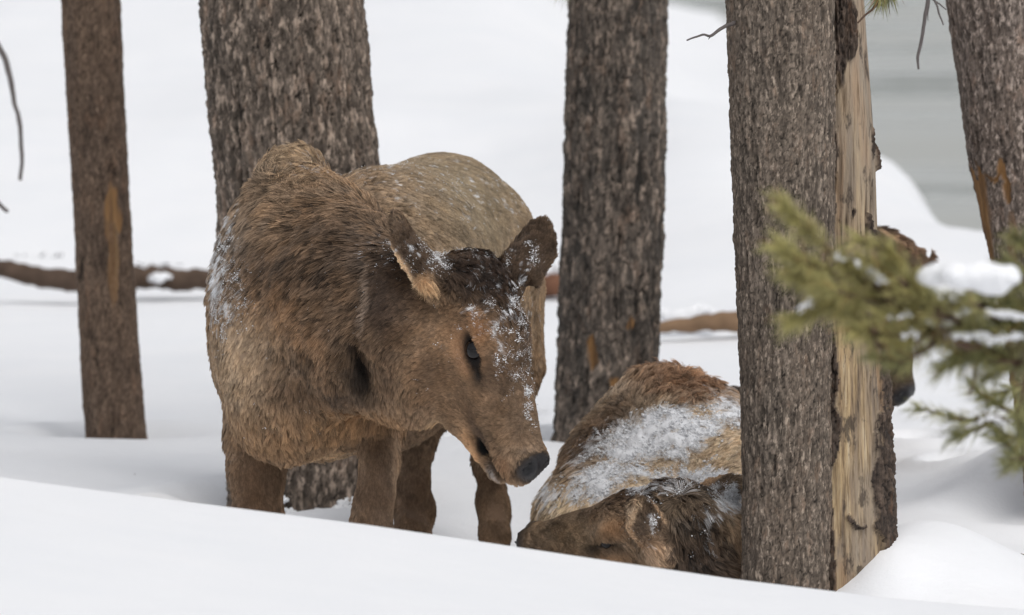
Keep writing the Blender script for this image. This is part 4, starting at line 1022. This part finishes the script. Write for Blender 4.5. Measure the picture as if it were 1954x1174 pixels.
    def frost(p, n, r):
        px, py = project(p)
        g = lambda cx, cy, rx, ry: np.exp(-((px - cx) / rx) ** 2 - ((py - cy) / ry) ** 2)
        m = .50 * g(420, 470, 18, 85) + .46 * g(436, 545, 28, 60) + .42 * g(455, 400, 14, 55) + .20 * g(760, 480, 50, 28) + .16 * g(700, 330, 130, 40) + .32 * g(965, 590, 50, 70) + .12 * g(910, 500, 90, 20) + .10 * g(900, 370, 140, 60)
        spk = (noise3(p * 75, 61) * .6 + noise3(p * 170, 62) * .5) + .3 * (r.random(len(p)) - .5)
        return np.clip((m - .42 + .75 * spk) * 2.4, 0, .9) * (m > .05)
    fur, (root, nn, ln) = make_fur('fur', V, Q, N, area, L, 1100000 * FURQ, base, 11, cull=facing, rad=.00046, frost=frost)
    adopt(fur, e)
    # snow caught in the coat
    px, py = project(root); r2 = np.random.default_rng(3); keep = np.zeros(len(root), bool); d = root[:, 1]
    spk = noise3(root * 70, 71) * .5 + .5
    def sprinkle(cx, cy, rx, ry, n, dmax=13.6, dmin=0, clump=1.6):
        wv = np.exp(-((px - cx) / rx) ** 2 - ((py - cy) / ry) ** 2) * (d < dmax) * (d > dmin) * spk ** (clump * 2) * (nn[:, 1] < .2)
        wv[wv < .02] = 0
        if wv.sum() > 0: keep[r2.choice(len(root), min(n, (wv > 0).sum() // 2), p=wv / wv.sum(), replace=False)] = True
    sprinkle(955, 585, 50, 34, 900, 12.1); sprinkle(985, 670, 26, 80, 700, 12.1); sprinkle(1004, 770, 12, 50, 260, 12.1)
    sprinkle(900, 495, 90, 14, 420, 12.1); sprinkle(832, 480, 22, 36, 700, 12.1, 0, 1); sprinkle(1015, 482, 12, 20, 110, 12.1); sprinkle(930, 630, 40, 14, 70, 12.1)
    sprinkle(950, 685, 6, 12, 40, 12.1, 0, .2); sprinkle(422, 490, 22, 110, 1200, 12.7); sprinkle(446, 555, 34, 60, 900, 12.7)
    sprinkle(740, 480, 50, 26, 130, 12.4); sprinkle(600, 600, 180, 140, 90, 12.5, 0, 1); sprinkle(700, 330, 130, 30, 130, 13.4, 12.3)
    sprinkle(900, 350, 90, 40, 110, 13.5, 12.4); sprinkle(870, 430, 130, 60, 60, 13.5, 12.4); sprinkle(560, 810, 60, 60, 50, 12.6); sprinkle(850, 620, 80, 90, 30, 12.1)
    i = np.where(keep)[0]
    snow_on('snow_dusting', e, root[i] + nn[i] * (ln[i] * .25)[:, None] * r2.random((len(i), 1)), .0010 * (.45 + 1.2 * r2.random(len(i)) ** 3), 9)
    return e
FURQ = 1.0
ELK1 = standing_elk()

# ---------------------------------------------------------------- elk lying down
def lying_elk():
    f = Field([-.02, 11.80, -.22], [.78, 13.45, .62], .0060)
    a = math.radians(18); BM = np.array([[math.cos(a), math.sin(a), 0], [-math.sin(a), math.cos(a), 0], [0, 0, 1]])
    f.ell(P(1292, 955, 12.95), [.235, .36, .245], BM, .06)
    f.ell(P(1400, 1000, 12.80), [.17, .32, .20], BM, .06)
    f.ell(P(1170, 1025, 12.78), [.155, .25, .165], BM, .06)
    f.ell(P(1255, 800, 12.98), [.07, .22, .085], BM, .06)
    f.ell(P(1110, 1075, 12.6), [.11, .16, .09], None, .05)
    f.ell(P(1480, 1010, 12.75), [.14, .22, .19], None, .06)
    f.chain([P(1440, 1000, 12.62), P(1400, 1045, 12.35), P(1345, 1052, 12.14), P(1300, 1010, 12.08)], [.15, .110, .085, .080], k=.05)
    h = Head(P(1278, 940, 12.10), [-.76, .60, -.24], [-.10, -.34, .93], .93)
    h.build(f, .42)
    f.cone(h.p(.03, 0, -.08), .072, P(1345, 1045, 12.14), .085, k=.05)
    f.cone(h.p(.12, 0, -.14), .05, P(1350, 1085, 12.15), .07, k=.05)
    f.ell(P(1340, 1105, 12.1), [.09, .10, .06], None, .05)
    e1 = ear(f, P(1266, 1050, 12.02), P(1200, 946, 11.96), [-.35, .9, .2], .078, basew=.42, point=.3)
    e2 = ear(f, P(1318, 985, 12.16), P(1424, 908, 12.14), [.25, .85, .45], .080, basew=.45, point=.2)
    # folded fore leg in the snow
    f.chain([P(1440, 1070, 12.45), P(1330, 1120, 12.35), P(1230, 1125, 12.35)], [.07, .04, .03], k=.04)
    V, Q = f.mesh(2)
    L = [
     B(1290, 850, 12.9, 260, 200, .9, .95, c=(150, 128, 102), t=(210, 188, 156), d=(.55, .35, -.35), l=.020, lift=.18, clump=.0085, vary=.7, messy=.35),
     B(1070, 960, 12.7, 60, 120, .9, .95, c=(120, 100, 80), t=(178, 154, 124), d=(-.4, -.2, -.9), l=.020),
     B(1120, 860, 12.8, 30, 150, .9, .85, ang=-42, c=(70, 54, 43), t=(128, 100, 76), d=(-.6, 0, .5), l=.030, lift=.4, vary=1.2),
     B(1180, 800, 12.9, 26, 90, .9, .6, ang=-45, c=(44, 35, 30), t=(84, 66, 52), l=.032),
     B(1300, 728, 13.0, 130, 32, .9, .95, c=(76, 53, 39), t=(158, 116, 80), d=(.1, -.2, 1), l=.042, lift=.9, clump=.0085, vary=1.2, messy=.5),
     B(1390, 770, 13.0, 30, 22, .9, .8, c=(60, 42, 32), t=(120, 84, 56), l=.03),
     B(1390, 860, 12.9, 90, 50, .6, .8, c=(150, 122, 88), t=(206, 176, 134)),
     B(1190, 965, 12.7, 220, 60, .35, .9, c=(160, 134, 102), t=(222, 196, 156), d=(.1, -.2, -1)),
     B(1385, 1035, 12.3, 60, 70, .5, .9, c=(112, 86, 62), t=(164, 130, 96), d=(0, 0, -1), l=.016, lift=.12, rad=.7, dens=1.8),
    ]
    L += head_layers(h, .98, (1, -1))
    L += [B(1322, 1040, 12.10, 70, 100, .35, .97, pw=3, c=(24, 19, 16), t=(70, 55, 44), d=(.55, -.2, -.75), l=.036, lift=.5, clump=.0085, messy=.55, vary=1.3, rad=1., dens=1.5),
          B(1365, 1095, 12.1, 40, 40, .3, .95, c=(28, 22, 18), t=(84, 66, 50), d=(.75, -.1, -.6), l=.046, lift=.6, messy=.6, rad=1.)]
    L += ear_layers(e1, c=(58, 46, 37), t=(112, 90, 70)) + ear_layers(e2, c=(70, 56, 46), t=(124, 102, 80))
    L += [B(1215, 935, 12.1, 60, 22, .2, .9, ang=14, c=(24, 19, 16), t=(66, 52, 42), l=.022, lift=.45, messy=.5, vary=1.2)]
    L += [B(1208, 985, 11.97, 9, 44, .1, 1., ang=-12, c=(160, 130, 100), t=(216, 186, 148), l=.005, pw=3), B(1075, 1012, 12.25, 70, 36, .2, .6, c=(112, 92, 68), t=(162, 136, 102)), B(1320, 960, 12.15, 40, 26, .2, .9, c=(22, 18, 15), t=(60, 48, 38), l=.03)]
    L += [(P(1250, 1048, 12.0), I3, np.array([.028, .06, .020]), 1., fix(dict(c=(168, 132, 98), t=(214, 178, 140), d=(.6, -.1, -.7), l=.022, lift=.4)))]
    base = dict(c=coat((120, 98, 74)), t=coat((178, 150, 116)), d=(.2, .2, -.8), l=.018, dens=1., lift=.2, clump=.009, messy=.3, vary=.8)
    e = tag(empty('elk', P(1300, 1110, 12.6)), 'pale elk lying in the snow with a snow-covered back, nose pointing left', 'elk', 'elk resting among the pines')
    def g(px, py, cx, cy, rx, ry, ang=0):
        c_, s_ = math.cos(math.radians(ang)), math.sin(math.radians(ang)); x = (px - cx) * c_ + (py - cy) * s_; y = -(px - cx) * s_ + (py - cy) * c_
        return np.exp(-((x / rx) ** 2 + (y / ry) ** 2) ** 1.5)
    def cover(px, py, d):  # where snow has settled
        far = d > 12.4
        m = far * np.maximum.reduce([.92 * g(px, py, 1260, 835, 150, 62, -22), .85 * g(px, py, 1370, 790, 70, 36, 25), .8 * g(px, py, 1150, 915, 80, 40, -30), .8 * g(px, py, 1290, 905, 140, 26, 8), .85 * g(px, py, 1330, 830, 90, 60, 10), .5 * g(px, py, 1060, 930, 30, 50, 20)])
        m = m - far * (.45 * g(px, py, 1375, 855, 60, 26, 0) + .35 * g(px, py, 1260, 885, 40, 16))
        n = (~far) * np.maximum.reduce([.95 * g(px, py, 1130, 950, 38, 16, -15), .8 * g(px, py, 1200, 935, 70, 18), .50 * g(px, py, 1270, 950, 60, 30), .50 * g(px, py, 1325, 1000, 40, 60), .58 * g(px, py, 1375, 945, 46, 34), .46 * g(px, py, 1240, 1000, 34, 40)])
        return m + n
    def frost(p, n, r):
        px, py = project(p); m = cover(px, py, p[:, 1])
        spk = noise3(p * [40, 40, 60], 61) * .5 + noise3(p * 110, 62) * .45 + noise3(p * 14, 64) * .35 + .25 * (r.random(len(p)) - .5)
        return np.clip((m - .45 + .6 * spk) * 2.6, 0, .97) * (m > .05)
    def crust(p):
        px, py = project(p); m = cover(px, py, p[:, 1]) * (p[:, 1] > 12.4)
        spk = noise3(p * [40, 40, 60], 61) * .5 + noise3(p * 110, 62) * .35 + noise3(p * 14, 64) * .35
        return -.010 + .0205 * np.clip(m * 1.15 - .34 + .6 * spk, 0, 1) ** .8
    root, nn, ln = finish(e, h, V, Q, L, base, 520000 * FURQ, 21, frost, .00048, crust)
    px, py = project(root); r2 = np.random.default_rng(8); m = cover(px, py, root[:, 1])
    spk = noise3(root * [40, 40, 60], 61) * .5 + noise3(root * 110, 62) * .45 + noise3(root * 14, 64) * .35
    wv = np.clip(m - .35 + .6 * spk, 0, 1) ** 1.5 * (m > .08) * (nn[:, 1] < .5)
    i = r2.choice(len(root), 12000, p=wv / wv.sum(), replace=False)
    big = (root[i, 1] > 12.4); size = np.where(big, .0021, .0011) * (.4 + 1.2 * r2.random(len(i)) ** 2)
    snow_on('snow_dusting', e, root[i] + nn[i] * (ln[i] * np.where(big, .12, .25))[:, None] * r2.random((len(i), 1)), size, 19, 3, .0028)
    return e
ELK2 = lying_elk()

# ---------------------------------------------------------------- third elk, mostly hidden by trunk and bough
def hidden_elk():
    f = Field([.35, 13.35, -.12], [1.0, 14.75, .72], .0085)
    f.ell(P(1560, 740, 14.25), [.155, .36, .22], None, .06)
    f.ell(P(1575, 650, 14.0), [.12, .16, .14], None, .06)
    f.chain([P(1590, 640, 14.0), P(1640, 560, 13.92), P(1695, 540, 13.88)], [.12, .085, .075], k=.05)
    h = Head(P(1714, 468, 13.86), [.09, -.18, -.98], [.84, -.52, .10], .82)
    h.build(f)
    f.cone(h.p(.03, 0, -.08), .06, P(1660, 560, 13.9), .08, k=.05)
    e1 = ear(f, P(1738, 486, 13.88), P(1792, 502, 13.9), [.1, .6, .8], .06)
    e2 = ear(f, P(1690, 480, 13.84), P(1650, 445, 13.86), [-.1, .9, .4], .065)
    f.chain([P(1520, 830, 14.0), P(1470, 800, 13.85), P(1420, 770, 13.80), P(1398, 752, 13.80)], [.07, .04, .026, .019], k=.03)
    f.chain([P(1600, 840, 14.0), P(1590, 880, 13.85), P(1560, 900, 13.9)], [.07, .045, .03], k=.03)
    V, Q = f.mesh(2)
    L = [B(1400, 760, 13.8, 60, 50, .5, .95, c=(26, 22, 20), t=(52, 42, 36), d=(-.6, 0, .3), l=.010)] + head_layers(h, .85)
    L += [B(1720, 470, 13.8, 70, 40, .5, .85, c=(70, 52, 40), t=(134, 102, 74), l=.024, lift=.5), B(1740, 700, 13.8, 60, 30, .5, .5, c=(60, 46, 38), t=(96, 76, 60))]
    L += ear_layers(e1, c=(80, 62, 48), t=(136, 104, 78)) + ear_layers(e2)
    base = dict(c=coat((84, 66, 50)), t=coat((136, 108, 80)), d=(0, .3, -.8), l=.022, dens=1., lift=.25, clump=.009, messy=.35, vary=.9)
    e = tag(empty('elk', P(1570, 900, 14.1)), 'elk mostly hidden behind the near trunk and bough, dark muzzle showing below', 'elk', 'elk resting among the pines')
    finish(e, h, V, Q, L, base, 110000 * FURQ, 31, None, .0007)
    return e
ELK3 = hidden_elk()
